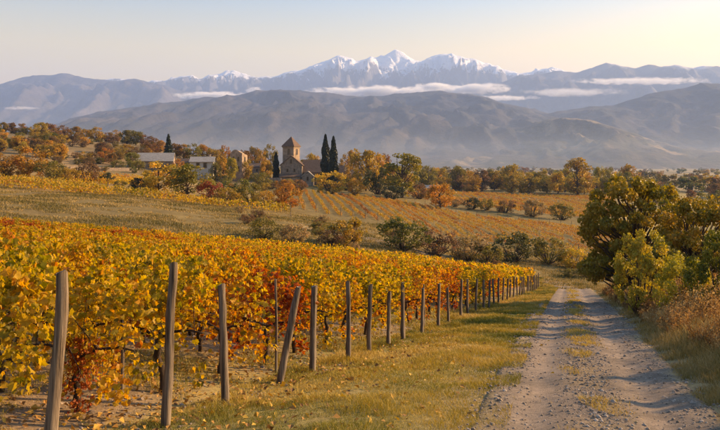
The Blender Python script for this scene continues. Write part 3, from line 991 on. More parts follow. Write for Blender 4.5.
for v in sorted(vines):
    y, x, i, L, px = v
    z = g1(x, y)
    rn_ = float(fbm(np.array([x * .33]), np.array([y * .33]), 66, 2)[0])
    mn = 'vine_leaf'
    if tgt_red(px, y) or (rn_ > .72 and y > 11):
        mn = 'vine_red'
    elif (rn_ > .62 and y > 10.5) or (rv.random() < .14 and y > 11):
        mn = 'vine_orange'
    if id(v) in ind:
        e = empty('grape_vine', (x, y, z), rowang + rv.normal(0, .06) + (math.pi if rv.random() < .5 else 0), (1.0, rv.uniform(.9, 1.1), rv.uniform(.92, 1.06)))
        put('trunk', wood_me[rv.integers(0, 4)], e)
        vi = int(rv.integers(0, NV))
        put('foliage', fol_me[(vi, mn)], e)
        if 75 < px < 130 and y < 9.4:
            rf = put('foliage', fol_me[(0, 'vine_red')], e, (.05, -.12, -.02))
            rf.scale = (.22, .6, .55)
            rf['label'] = 'rusty red leaves low around the trunk'
        first = L < 1.3
        colw = {'vine_leaf': 'golden yellow', 'vine_red': 'dark red', 'vine_orange': 'orange'}[mn]
        if first:
            tag(e, '%s grape vine right behind the %s wooden end post from the left' % (colw, ordinal(i)), 'vine', 'grape vines of the roadside vineyard')
        else:
            k = rowcount.get(i, 0); rowcount[i] = k + 1
            tag(e, '%s grape vine, %s back from the road in the %s vine row' % (colw, ordinal(k + 1), ordinal(i)), 'vine', 'grape vines of the roadside vineyard')
        if nind < 12 and -20 < px < 330:
            # the leaves that show largest are leaves of their own
            P = fol_pts[vi]
            r = np.random.default_rng(1000 + nind)
            for q in r.choice(len(P), 24, replace=False):
                lf = put('leaf', leafproto[mn][r.integers(0, 6)], e)
                side = -1 if math.cos(e.rotation_euler.z - rowang) > 0 else 1
                p = Vector((P[q, 0], side * (abs(P[q, 1]) + .12), P[q, 2]))
                nrm = Vector((r.normal(0, .5), side * 1.0, r.normal(.3, .4))).normalized()
                dn = Vector((r.normal(0, .5), 0, -1))
                up = (dn - nrm * dn.dot(nrm)).normalized()
                sx = up.cross(nrm)
                lf.matrix_local = Matrix.Translation(p) @ Matrix((sx, up, nrm)).transposed().to_4x4() @ Matrix.Scale(float(r.uniform(.055, .085)), 4)
        nind += 1
    else:
        V, Fq, t_ = far_vine(rv)
        ca, sa = math.cos(rowang), math.sin(rowang)
        V = np.stack([V[:, 0] * ca - V[:, 1] * sa + x, V[:, 0] * sa + V[:, 1] * ca + y, V[:, 2] * rv.uniform(.92, 1.06) + z], 1)
        sb_v.append(V); sb_f.append(Fq + sb_n); sb_n += len(V)
        sb_t.append(np.clip(t_ + {'vine_leaf': rv.normal(0, .1), 'vine_orange': .16, 'vine_red': .34}[mn], 0, 1))
fv = put('distant_vines', mk_mesh('distant_vines', np.concatenate(sb_v), [np.concatenate(sb_f)], M['vine_leaf'], {'tint': np.concatenate(sb_t)}))
fv['kind'] = 'stuff'
tag(fv, 'mass of golden and rust vines filling the back of the roadside vineyard', 'vines')

# trellis wires strung along the first visible rows
for i in range(1, 7):
    x, y, z0, h = post_xy[i]
    for hh in (0.72, 1.18):
        b = Buf()
        pts = []
        for L in np.linspace(0, 9, 8):
            pts.append((x + ROW[0] * L, y + ROW[1] * L, g1(x + ROW[0] * L, y + ROW[1] * L) + hh + (.0 if L else .02)))
        tube(b, pts, .0028, 4, cap=False)
        w = put('trellis_wire', b.mesh('trellis_wire', M['wire']))
        tag(w, '%s trellis wire tied to the %s wooden end post' % ('lower' if hh < 1 else 'upper', ordinal(i)), 'wire', 'trellis wires')

# ------------------------------------------------------------------ trees
def make_tree(seed, kind, nleaf, leaf, nclump=26, crown=(0.42, 0.62, 0.40), trunk_r=0.028, sparse=1.0):
    """unit-height tree: returns trunk mesh, crown mesh. crown = (radius, centre height, half height)"""
    r = np.random.default_rng(seed)
    R, cz, hz = crown
    wb = Buf()
    if kind == 'cypress':
        tube(wb, [(0, 0, -.02), (0, 0, .5), (0, 0, .9)], [.018, .012, .004], 6)
        zt = r.uniform(.03, 1, nleaf) ** 0.9
        rad = R * np.interp(zt, [0, .08, .3, .6, .85, 1.0], [.5, .85, 1, .85, .5, .03]) * (1 + .16 * np.sin(zt * 23 + seed))
        a = r.uniform(0, 2 * np.pi, nleaf); q = np.sqrt(r.uniform(.45, 1, nleaf))
        lump = 1 + .22 * (fbm(a * 2, zt * 12, seed, 2) - .5)
        P = np.stack([np.cos(a) * rad * q * lump, np.sin(a) * rad * q * lump, zt], 1)
        N = unit(np.stack([np.cos(a), np.sin(a), r.normal(.3, .4, nleaf)], 1) + r.normal(0, .35, (nleaf, 3)))
        U = np.stack([np.cos(a) * .3, np.sin(a) * .3, np.ones(nleaf)], 1) + r.normal(0, .2, (nleaf, 3))
        ti = np.clip(r.normal(.5, .2, nleaf), 0, 1)
    elif kind == 'conifer':
        tube(wb, [(0, 0, -.02), (0, 0, .5), (0, 0, .95)], [.022, .014, .003], 6)
        zt = 1 - r.uniform(0, 1, nleaf) ** .6 * .9
        lay = .6 + .4 * np.abs(np.sin(zt * 30))
        rad = R * (1 - zt) * lay * 1.05 + .01
        a = r.uniform(0, 2 * np.pi, nleaf); q = np.sqrt(r.uniform(.2, 1, nleaf))
        P = np.stack([np.cos(a) * rad * q, np.sin(a) * rad * q, zt - rad * q * .35], 1)
        N = unit(np.stack([np.cos(a) * .5, np.sin(a) * .5, np.ones(nleaf)], 1) + r.normal(0, .4, (nleaf, 3)))
        U = np.stack([np.cos(a), np.sin(a), -.3 * np.ones(nleaf)], 1) + r.normal(0, .2, (nleaf, 3))
        ti = np.clip(r.normal(.5, .2, nleaf), 0, 1)
    else:
        # clump centres over an irregular ellipsoid volume
        ca = r.uniform(0, 2 * np.pi, nclump); cu = r.uniform(-.95, 1, nclump); cr = r.uniform(.35, 1, nclump) ** .5
        lop = 1 + .25 * np.cos(ca - r.uniform(0, 6.3)) + .15 * np.cos(2 * ca + r.uniform(0, 6.3))
        hr = np.sqrt(1 - cu ** 2 * .9) * cr * R * lop
        Cc = np.stack([np.cos(ca) * hr, np.sin(ca) * hr, cz + cu * hz * (cr * .5 + .5)], 1)
        crad = R * r.uniform(.20, .40, nclump) * sparse
        base = .0 if kind == 'bush' else max(.06, cz - hz * 1.0)
        if kind == 'bush':
            for k in range(min(nclump, 26)):
                c = Cc[k]
                tube(wb, [(c[0] * .1, c[1] * .1, -.03), c * np.array([.55, .55, .5]), c], [trunk_r * .5, trunk_r * .35, trunk_r * .1], 5, cap=False)
        else:
            tp = cz + hz * .45
            m = 6
            zz = np.linspace(-.03, tp, m)
            tw = np.cumsum(r.normal(0, .010, (m, 2)), 0)
            tp_pts = np.column_stack([tw, zz])
            tube(wb, tp_pts, np.linspace(trunk_r * 1.25, trunk_r * .35, m), 8, jit=.08)
            for k in range(nclump):
                c = Cc[k]
                s = np.clip(r.uniform(.35, .75) * c[2], base * .8, tp * .95)
                st = np.array([np.interp(s, zz, tw[:, 0]), np.interp(s, zz, tw[:, 1]), s])
                mid = st * .45 + c * .55 + np.array([0, 0, -.03]) + r.normal(0, .012, 3)
                tube(wb, [st, mid, c], [trunk_r * .38, trunk_r * .24, trunk_r * .08], 5, cap=False)
        w = crad ** 2; w /= w.sum()
        k = r.choice(nclump, nleaf, p=w)
        dv = unit(r.normal(0, 1, (nleaf, 3)))
        rr = r.uniform(.25, 1, nleaf) ** .5 * r.uniform(.8, 1.2, nleaf)
        P = Cc[k] + dv * (crad[k] * rr)[:, None] * np.array([1.1, 1.1, .85])
        P[:, 2] = np.maximum(P[:, 2], .012)
        P[:, 2] *= np.where(P[:, 2] > .5, 1, 1) / max(1.0, np.quantile(P[:, 2], .995))
        N = unit(dv * .7 + r.normal(0, .6, (nleaf, 3)) + np.array([0, 0, .25]))
        U = r.normal(0, 1, (nleaf, 3)) + np.array([0, 0, -.5])
        ct = r.normal(0, .14, nclump)
        ti = np.clip(.5 + ct[k] + r.normal(0, .13, nleaf), 0, 1)
    U = unit(U - N * (U * N).sum(1, keepdims=True))
    V, Fq = leaf_quads(P, N, U, leaf * r.uniform(.7, 1.3, nleaf), .75)
    lm = M['needle'] if kind in ('cypress', 'conifer') else M['tree_leaf']
    return (wb.mesh('trunk', M['bark'], smooth=True), mk_mesh('crown', V, [Fq], lm, {'tint': np.repeat(ti, 4)}))

PROTO = {}
PROTO['round'] = [make_tree(200 + i, 'tree', 2300, .058, 34, (.44, .54, .46)) for i in range(4)]
PROTO['tall'] = [make_tree(220 + i, 'tree', 2200, .046, 32, (.28, .55, .46)) for i in range(3)]
PROTO['bush'] = [make_tree(240 + i, 'bush', 1900, .062, 40, (.60, .48, .44), .03, .72) for i in range(4)]
PROTO['far'] = [make_tree(260 + i, 'bush', 500, .12, 16, (.50, .50, .44)) for i in range(4)]
PROTO['cypress'] = [make_tree(280 + i, 'cypress', 2600, .05, crown=(.105, .5, .5)) for i in range(3)]
PROTO['conifer'] = [make_tree(290, 'conifer', 1800, .06, crown=(.27, .5, .5))]
PROTO['bigtree'] = [make_tree(301, 'tree', 18000, .028, 130, (.46, .52, .44), .03, .42), make_tree(302, 'tree', 18000, .028, 130, (.48, .50, .42), .026, .5)]
PROTO['bigbush'] = [make_tree(310, 'bush', 9000, .032, 80, (.44, .50, .48), .02, .55), make_tree(311, 'bush', 9000, .034, 70, (.55, .48, .46), .02, .6)]
_cnt = {}
def plant(kind, px, d, top_py=None, wpx=None, color=(.4, .25, .04), label=None, group=None, name=None, h=None, var=None, cat=None, xyz=None):
    p = at(px, d) if xyz is None else xyz
    if h is None:
        h = p[2] - (HY - top_py) / F * d
        h = -(top_py - HY) / F * d - p[2]
    h = max(h, .5, (.62 if kind in ('bush', 'far') else .85 if kind == 'round' else 0) * (wpx or 0) / F * d)
    i = _cnt.get(kind, 0); _cnt[kind] = i + 1
    pr = PROTO[kind][(i if var is None else var) % len(PROTO[kind])]
    natw = {'round': 1.0, 'tall': .68, 'bush': 1.3, 'far': 1.08, 'cypress': .21, 'conifer': .5, 'bigtree': 1.05, 'bigbush': 1.1}[kind]
    sx = h if wpx is None else (wpx / F * d) / natw
    isb = kind in ('bush', 'bigbush')
    nm = name or {'cypress': 'cypress_tree', 'conifer': 'conifer_tree'}.get(kind, 'bush' if isb else 'autumn_tree')
    e = empty(nm, (p[0], p[1], p[2] - .02 * h), rng.uniform(0, 6.28), (sx, sx, h))
    put('stem' if isb else 'trunk', pr[0], e)
    c = put('crown' if not isb else 'foliage', pr[1], e)
    c.color = (*color, 1)
    if label:
        tag(e, label, cat or ('bush' if isb else 'tree'), group)
    return e

GOLD = (.50, .29, .035); YEL = (.55, .37, .05); ORA = (.42, .20, .032); RUST = (.24, .14, .045); OLIVE = (.20, .165, .035); GREEN = (.11, .115, .022)
DARK = (.035, .045, .018); STRAW = (.34, .24, .10); BROWN = (.19, .115, .05); YGREEN = (.33, .27, .035); RED = (.27, .07, .03); OGOLD = (.36, .24, .04); CYP = (.022, .030, .014)

# right-hand trees and bushes beside the road
plant('bigtree', 634, 37, 168, 118, (.29, .22, .03), 'tall dark green and gold tree right of the road bend', var=0)
plant('bigtree', 692, 32, 186, 104, (.29, .205, .026), 'broad dark golden tree at the right edge behind the bushes', var=1)
plant('bigbush', 641, 25, 227, 64, (.45, .36, .05), 'airy yellow-green bush in front of the dark roadside tree', var=0)
plant('bigbush', 689, 22, 252, 58, (.40, .34, .04), 'bright yellow-green bush between the airy bush and the right edge', var=1)
plant('bigbush', 722, 20, 228, 66, (.16, .16, .022), 'deep green bush cut by the right edge of the picture', var=0)
plant('bigbush', 668, 29, 240, 60, (.20, .17, .028), 'green bush behind the yellow-green bushes under the trees', var=1)
# trees standing right of the picture that throw the shadow bands over the road
for (x, y, h, k, lab) in [(9.6, 9.0, 3.0, 0, 'nearest'), (11.2, 11.3, 3.3, 1, 'second'), (13.2, 14.0, 3.9, 0, 'third'), (15.4, 17.4, 4.0, 1, 'fourth'), (18.0, 21.6, 4.2, 0, 'fifth'), (22.0, 28.0, 4.2, 1, 'farthest')]:
    e = plant('bigtree', 0, y, h=h, wpx=h * .5 * F / y, var=k, color=(.2, .16, .03), label='%s small golden tree right of the picture beside the road' % lab, group='trees right of the picture', xyz=(x, y, g1(x, y)))
# bushes along the lower edge of the hay field
for (px, d, top, w, c, lab) in [
        (262, 74, 229, 34, OLIVE, 'olive bush at the left of the hedge below the hay field'),
        (292, 73, 234, 36, STRAW, 'straw coloured bush left of the golden hedge bush'),
        (330, 76, 236, 30, BROWN, 'low brown bush between straw bush and golden hedge bush'),
        (350, 78, 226, 48, OGOLD, 'rounded golden olive bush in the hedge below the field'),
        (403, 82, 227, 54, (.13, .13, .025), 'rounded green bush, greenest in the hedge below the field'),
        (436, 85, 235, 44, BROWN, 'brown bush right of the round green hedge bush'),
        (468, 87, 241, 46, STRAW, 'dull straw bush in the middle of the hedge before the bend'),
        (488, 86, 250, 34, OLIVE, 'small olive bush left of the dark bush before the bend'),
        (514, 93, 238, 50, (.10, .095, .025), 'large dark olive bush before the road bend'),
        (548, 95, 245, 46, OLIVE, 'wide olive bush above the road bend'),
        (574, 92, 255, 34, YEL, 'small bright yellow bush at the road bend'),
        (596, 88, 262, 30, OGOLD, 'golden bush right of the road bend by the tall tree')]:
    plant('bush', px, d, top, w, c, lab, 'hedge bushes below the hay field')
sp = []
rb_ = np.random.default_rng(31)
for k in range(34):
    px = rb_.uniform(235, 605); d = rb_.uniform(70, 100) + (px - 235) * .03
    hh = rb_.uniform(.5, 1.3)
    p = at(px, d)
    sp.append((px, d, HY - F * (p[2] + hh) / d, hh * F / d * rb_.uniform(1.2, 2.4), [OLIVE, BROWN, STRAW, BROWN, OGOLD, OLIVE][k % 6]))
for k, (px, d, top, w, c) in enumerate(sorted(sp)):
    plant('bush', px, d, top, w, c, 'low rough undergrowth clump along the hay field hedge, %s from the left' % ordinal(k), 'undergrowth along the hedge')
# trees and bushes below the village
for (k, px, d, top, w, c, lab) in [
        ('round', 187, 124, 164, 40, (.21, .18, .03), 'dark-trunked green and gold tree standing alone below the white house'),
        ('round', 157, 127, 165, 38, YEL, 'bright yellow tree in front of the long barn'),
        ('bush', 138, 126, 179, 24, DARK, 'dark bush at the foot of the bright yellow tree'),
        ('bush', 120, 131, 184, 16, OLIVE, 'small dark bush left of the bright yellow tree'),
        ('bush', 211, 120, 181, 30, RED, 'russet red bush right of the lone dark-trunked tree'),
        ('bush', 238, 137, 178, 36, (.15, .15, .03), 'green bush below the ruined stone building'),
        ('bush', 226, 118, 188, 30, OGOLD, 'golden bush beside the russet red bush'),
        ('bush', 250, 124, 186, 34, OLIVE, 'olive bush left of the orange tree below the church'),
        ('bush', 266, 118, 193, 26, GOLD, 'gold bush left of the orange tree below the church'),
        ('round', 285, 119, 186, 30, ORA, 'orange tree below the church at the corner of the striped field'),
        ('bush', 300, 200, 186, 20, BROWN, 'brown bush at the wall below the church chapel'),
        ('bush', 262, 212, 176, 26, OLIVE, 'olive bush below the low stone wall by the church'),
        ('bush', 331, 212, 174, 38, YEL, 'round bright yellow bush in front of the two tall cypresses'),
        ('bush', 354, 216, 178, 20, GOLD, 'small golden bush right of the round yellow bush'),
        ('round', 366, 240, 149, 36, OGOLD, 'tall golden tree right of the two cypresses'),
        ('bush', 378, 226, 166, 30, (.07, .075, .022), 'dark green bush left of the tall green and gold tree'),
        ('tall', 402, 216, 153, 40, (.25, .21, .03), 'tall green and gold tree at the head of the striped field'),
        ('bush', 392, 206, 186, 24, DARK, 'dark bush at the foot of the tall green and gold tree'),
        ('bush', 420, 222, 184, 26, BROWN, 'brown bush between the tall tree and bright orange tree'),
        ('round', 440, 186, 189, 30, (.52, .25, .03), 'bright orange tree between the two striped vine fields'),
        ('bush', 473, 196, 207, 20, DARK, 'dark bush right of the bright orange tree between the fields'),
        ('bush', 487, 194, 209, 20, OLIVE, 'olive bush right of the dark bush between the fields'),
        ('bush', 505, 192, 210, 22, BROWN, 'brown bush in the middle of the hedge between the fields'),
        ('bush', 532, 190, 211, 30, STRAW, 'straw bush toward the right of the hedge between the fields'),
        ('bush', 562, 188, 214, 28, OLIVE, 'olive bush at the right end of the hedge between the fields'),
        ('bush', 455, 200, 205, 18, STRAW, 'pale bush at the left end of the hedge between the fields'),
        ('round', 28, 152, 162, 38, (.40, .22, .03), 'big orange tree in front of the terraced hillside on the left'),
        ('round', 4, 150, 166, 28, (.38, .21, .035), 'orange tree cut by the left edge of the picture'),
        ('bush', 52, 150, 177, 34, OLIVE, 'olive bush right of the big orange tree'),
        ('bush', 68, 142, 182, 26, OGOLD, 'golden bush in the vine rows right of the olive bush'),
        ('bush', 88, 158, 181, 34, BROWN, 'brown bush among the golden vine rows on the left'),
        ('bush', 104, 162, 184, 20, DARK, 'small dark bush among the golden vine rows'),
        ('round', 223, 230, 157, 15, GOLD, 'gold tree touching the left side of the ruined building'),
        ('round', 231.5, 226, 157, 13, YGREEN, 'greenish tree covering the left half of the ruined building'),
        ('round', 247, 240, 159, 15, OGOLD, 'golden tree right of the ruined building'),
        ('round', 180, 226, 159, 15, ORA, 'orange tree before the small stone shed'),
        ('round', 216, 224, 162, 13, OLIVE, 'olive tree at the right corner of the white house'),
        ('round', 266, 244, 161, 14, GOLD, 'gold tree by the low wall left of the short cypress'),
        ('bush', 345, 236, 176, 18, OLIVE, 'olive bush under the right-hand tall cypress'),
        ('cypress', 325.5, 243, 134, 9.5, CYP, 'left one of the two tall cypresses right of the church'),
        ('cypress', 333.5, 241, 136, 9.5, CYP, 'right one of the two tall cypresses by the church'),
        ('cypress', 276, 250, 152, 7, CYP, 'short slim cypress at the left corner of the church'),
        ('conifer', 168.5, 285, 133, 14, DARK, 'pointed dark conifer behind the long barn'),
        ('round', 97, 340, 127, 18, OGOLD, 'tall rounded tree standing up on the hill crest'),
        ('tall', 578, 335, 156, 32, OGOLD, 'tallest tree of the valley tree line, left of the roadside trees')]:
    plant(k, px, d, top, w, c, lab)

def scatter(kind, group, lab, spots, cat='tree'):
    spots = sorted(spots, key=lambda s: s[0])
    for i, (px, d, top, w, c) in enumerate(spots):
        plant(kind, px, d, top, w, c, lab % ordinal(i), group)
rs = np.random.default_rng(77)
PAL = [GOLD, RUST, OLIVE, OGOLD, BROWN, OGOLD, BROWN, OLIVE, GOLD, OLIVE]
def pick(pal=PAL):
    c = np.array(pal[rs.integers(0, len(pal))]) * rs.uniform(.75, 1.15)
    return tuple(c * np.array([1, rs.uniform(.9, 1.1), 1]))
sp = []
for k in range(75):
    px = rs.uniform(-25, 165); d = rs.uniform(212, 372)
    hh = rs.uniform(1.6, 3.6); p = at(px, d)
    sp.append((px, d, HY - F * (p[2] + hh) / d, hh * F / d * rs.uniform(1.3, 2.2), pick([RUST, BROWN, OLIVE, BROWN, OGOLD, OLIVE, GREEN])))
scatter('bush', 'scrub on the terraced hillside', 'scrubby bush on the left hillside, %s from the left', sp)
# crest of the terraced hill
sp = []
for px in [-14, 3, 12, 22, 33, 41, 49, 57, 64, 76, 86, 108, 117, 127, 136, 145]:
    d = rs.uniform(330, 380)
    sp.append((px, d, np.interp(px, [0, 60, 150], [127, 130, 139]) + rs.uniform(-2.5, 3), rs.uniform(11, 17), pick([RUST, BROWN, OLIVE, OLIVE, OGOLD, RUST])))
scatter('round', 'trees on the hill crest', 'autumn tree on the crest of the left hill, %s from the left edge', sp)
sp = []
for k in range(34):
    px = rs.uniform(-20, 150); d = rs.uniform(232, 322)
    hh = rs.uniform(2.6, 5.0)
    p = at(px, d)
    sp.append((px, d, HY - F * (p[2] + hh) / d, hh * F / d * rs.uniform(1, 1.4), pick()))
sp += [(18, 262, 145, 15, GOLD), (60, 238, 152, 20, GOLD), (105, 246, 159, 17, ORA), (0, 240, 149, 16, OGOLD), (112, 240, 160, 14, RUST), (84, 236, 158, 14, OGOLD)]
scatter('round', 'trees on the terraced hillside', 'small autumn tree on the terraced hillside, %s from the left', sp)
sp = []
for px in [152, 160, 176, 184, 193, 203, 212, 220, 226, 246, 254, 262, 270, 304, 312, 318, 345, 352, 379, 386]:
    d = rs.uniform(292, 330)
    p = at(px, d)
    top = (rs.uniform(143, 152) if px < 280 else rs.uniform(149, 160))
    sp.append((px, d, top, rs.uniform(13, 19), pick([GOLD, ORA, OGOLD, OLIVE, OGOLD, RUST])))
scatter('round', 'trees behind the village', 'autumn tree behind the village roofs, %s from the left', sp)
# rough growth inside the village
sp = []
for k in range(26):
    px = rs.uniform(150, 300); d = rs.uniform(188, 226)
    hh = rs.uniform(1.2, 3.0); p = at(px, d)
    sp.append((px, d, HY - F * (p[2] + hh) / d, hh * F / d * rs.uniform(1.2, 1.9), pick([GOLD, ORA, OLIVE, OLIVE, BROWN, OGOLD, GREEN])))
scatter('bush', 'bushes below the village', 'low autumn bush on the slope under the village, %s from the left', sp)
# valley tree line behind the second vine field
sp = []
for px in np.concatenate([np.arange(384, 640, 9.0), np.arange(390, 640, 17.0)]):
    px = px + rs.uniform(-3, 3)
    d = rs.uniform(345, 410)
    sp.append((px, d, rs.uniform(164, 178), rs.uniform(13, 24), pick([OGOLD, OLIVE, GOLD, BROWN, OLIVE, YGREEN, OGOLD])))
scatter('round', 'valley tree line', 'autumn tree in the valley tree line, %s from the left', sp)
# plain on the right
sp = []
for k in range(210):
    d = math.exp(rs.uniform(math.log(410), math.log(2300)))
    px = rs.uniform(400, 760)
    hh = rs.uniform(5, 11); p = at(px, d)
    sp.append((px, d, HY - F * (p[2] + hh) / d, hh * F / d * rs.uniform(1.0, 1.8), pick([OGOLD, OLIVE, BROWN, OLIVE, GREEN, RUST])))
scatter('far', 'nearer trees on the valley plain', 'autumn tree on the near part of the valley plain, %s from the left', sorted(sp, key=lambda q: q[1])[:70])
for i, (px, d, top, w, c) in enumerate(sorted(sp, key=lambda q: q[1])[70:]):
    plant('far', px, d, top, w, c, 'small hazy tree far out on the valley plain below the hills', 'far trees on the valley plain')
sp = []
for k in range(16):
    px = rs.uniform(640, 745); d = rs.uniform(240, 400)
    hh = rs.uniform(4, 8); p = at(px, d)
    sp.append((px, d, HY - F * (p[2] + hh) / d, hh * F / d * rs.uniform(1.0, 1.7), pick([OGOLD, OLIVE, BROWN, OLIVE, GREEN, RUST])))
scatter('round', 'trees in the plain above the right-hand bushes', 'autumn tree in the plain seen over the roadside trees, %s from the left', sp)

# ------------------------------------------------------------------ distant vine fields: one object for each row
def vine_row(name, P0, P1, mat, label, group, dens=11, h=1.35, w=.5, tint0=.5, leaf=.30):
    P0 = np.array(P0); P1 = np.array(P1)
    L = np.linalg.norm(P1 - P0)
    if L < 3:
        return
    n = int(L * dens)
    t = rng.uniform(0, 1, n)
    gap = vnoise(t * L * .55, np.full(n, P0[0] * 3.1), 8) > .16
    t = t[gap]; n = len(t)
    dr = (P1 - P0) / L; sd_ = np.array([-dr[1], dr[0]])
    lump = .75 + .5 * vnoise(t * L * .9, np.full(n, P0[0] * 1.7), 3)
    off = rng.normal(0, w * .33, n)
    XY = P0 + (P1 - P0) * t[:, None] + sd_ * off[:, None]
    zz = gz(XY[:, 0], XY[:, 1])
    P = np.stack([XY[:, 0], XY[:, 1], zz + h * lump * rng.uniform(.18, 1, n)], 1)
    N = unit(rng.normal(0, 1, (n, 3)) + np.array([0, 0, .4])); U = rng.normal(0, 1, (n, 3))
    U = unit(U - N * (U * N).sum(1, keepdims=True))
    V, Fq = leaf_quads(P, N, U, leaf * rng.uniform(.7, 1.3, n), .85)
    ti = np.clip(tint0 + (vnoise(t * L * .22, np.full(n, P0[0]), 5) - .5) * .5 + rng.normal(0, .14, n), 0, 1)
    e = empty(name, (P0[0], P0[1], g1(*P0)))
    V = V - np.array(e.location)
    put('foliage', mk_mesh('foliage', V, [Fq], mat, {'tint': np.repeat(ti, 4)}), e)
    for q in (P0, P1):
        put('stake', STAKE, e, (q[0] - P0[0], q[1] - P0[1], g1(*q) - e.location.z))
    tag(e, label, 'vine row', group)
_b = Buf(); tube(_b, [(0, 0, -.1), (0.01, 0, 1.45)], [.06, .05], 6); STAKE = _b.mesh('stake', M['post'])
# field below the church: rows run up the slope
rows = []
for k in range(60):
    x0 = -16 + k * 2.15
    dirx = -0.10
    def px_at(y): return CX + F * (x0 + dirx * (y - 120)) / y
    ys = np.linspace(112, 232, 241)
    xs = x0 + dirx * (ys - 120)
    pxs = CX + F * xs / ys
    near_y = np.interp(pxs, [280, 340, 440, 520, 600], [124, 123, 121, 118, 114])
    far_y = np.interp(pxs, [280, 320, 400, 440, 480, 520, 580, 640], [196, 212, 200, 186, 178, 172, 166, 160])
    ok = (ys > near_y) & (ys < far_y) & (pxs > 291) & (pxs < 625)
    if ok.sum() > 12:
        i0, i1 = np.where(ok)[0][[0, -1]]
        rows.append(((xs[i0], ys[i0]), (xs[i1], ys[i1])))
for k, (a, b_) in enumerate(rows):
    vine_row('vine_row', a, b_, M['vine_far'], 'orange vine row running uphill below the church, %s from the left' % ordinal(k),
             'rows of the striped field below the church', 26, .66, .5, .50 + .10 * ((k * 7) % 5 - 2), .20)
# field beyond it
rows = []
for k in range(60):
    x0 = 6 + k * 2.7
    ys = np.linspace(200, 338, 277)
    xs = x0 - 0.04 * (ys - 200)
    pxs = CX + F * xs / ys
    near_y = np.interp(pxs, [400, 440, 480, 520, 580, 640], [228, 216, 206, 202, 196, 192])
    far_y = np.interp(pxs, [400, 420, 440, 640], [250, 330, 336, 334])
    ok = (ys > near_y) & (ys < far_y) & (pxs > 404) & (pxs < 615)
    if ok.sum() > 12:
        i0, i1 = np.where(ok)[0][[0, -1]]
        rows.append(((xs[i0], ys[i0]), (xs[i1], ys[i1])))
for k, (a, b_) in enumerate(rows):
    vine_row('vine_row', a, b_, M['vine_far'], 'gold vine row in the farther field before the tree line, %s from the left' % ordinal(k),
             'rows of the farther field', 19, .7, .55, .46 + .08 * ((k * 7) % 5 - 2), .26)
# golden rows across the slope on the left
k = 0
for d in np.arange(106.5, 132, 2.1):
    a = ((-40 - CX) / F * d * 1.0, d + 6); b_ = (((292 if d < 118 else 112) - CX) / F * d, d - 2)
    vine_row('vine_row', a, b_, M['vine_far'] if k % 2 else M['vine_leaf'], 'yellow vine row running across the slope above the hay field, %s counted from below' % ordinal(k), 'rows above the hay field', 16, 1.15, .6, .36, .30)
    k += 1
k = 0
for d in np.arange(150, 190, 2.8):
    a = ((40 - CX) / F * d, d + 4); b_ = ((150 - CX) / F * d, d)
    vine_row('vine_row', a, b_, M['vine_leaf'], 'golden vine row below the terraced hillside on the left, %s counted from below' % ordinal(k), 'rows below the terraced hillside', 16, 1.2, .6, .48, .32)
    k += 1

# ------------------------------------------------------------------ village
def gable(buf, x0, x1, y0, y1, z0, ze, zr, axis='x'):
    """walls with gable ends; ridge along the axis"""
    if axis == 'x':
        ym = (y0 + y1) / 2
        V = [(x0, y0, z0), (x1, y0, z0), (x1, y1, z0), (x0, y1, z0), (x0, y0, ze), (x1, y0, ze), (x1, y1, ze), (x0, y1, ze), (x0, ym, zr), (x1, ym, zr)]
        buf.add(V, [np.array([(0, 1, 5, 4), (2, 3, 7, 6), (4, 5, 9, 8), (6, 7, 8, 9), (3, 2, 1, 0)]), np.array([(1, 2, 6, 9, 5), (3, 0, 4, 8, 7)])])
    else:
        xm = (x0 + x1) / 2
        V = [(x0, y0, z0), (x1, y0, z0), (x1, y1, z0), (x0, y1, z0), (x0, y0, ze), (x1, y0, ze), (x1, y1, ze), (x0, y1, ze), (xm, y0, zr), (xm, y1, zr)]
        buf.add(V, [np.array([(1, 2, 6, 5), (3, 0, 4, 7), (5, 6, 9, 8), (7, 4, 8, 9), (3, 2, 1, 0)]), np.array([(0, 1, 5, 8, 4), (2, 3, 7, 9, 6)])])
def roof(buf, x0, x1, y0, y1, ze, zr, axis='x', ov=.35, th=.18, lift=.03):
    """two thick slabs"""
    def slab(a, b, c, d):
        P = np.array([a, b, c, d], float)
        n = np.cross(P[1] - P[0], P[3] - P[0]); n /= np.linalg.norm(n)
        if n[2] < 0: n = -n
        V = np.concatenate([P + n * lift, P + n * (lift + th)])
        buf.add(V, [np.array([(0, 3, 2, 1), (4, 5, 6, 7), (0, 1, 5, 4), (1, 2, 6, 5), (2, 3, 7, 6), (3, 0, 4, 7)])])
    if axis == 'x':
        ym = (y0 + y1) / 2; k = (zr - ze) / (ym - y0)
        slab((x0 - ov, y0 - ov, ze - k * ov), (x1 + ov, y0 - ov, ze - k * ov), (x1 + ov, ym, zr), (x0 - ov, ym, zr))
        slab((x1 + ov, y1 + ov, ze - k * ov), (x0 - ov, y1 + ov, ze - k * ov), (x0 - ov, ym, zr), (x1 + ov, ym, zr))
    else:
        xm = (x0 + x1) / 2; k = (zr - ze) / (xm - x0)
        slab((x0 - ov, y1 + ov, ze - k * ov), (x0 - ov, y0 - ov, ze - k * ov), (xm, y0 - ov, zr), (xm, y1 + ov, zr))
        slab((x1 + ov, y0 - ov, ze - k * ov), (x1 + ov, y1 + ov, ze - k * ov), (xm, y1 + ov, zr), (xm, y0 - ov, zr))
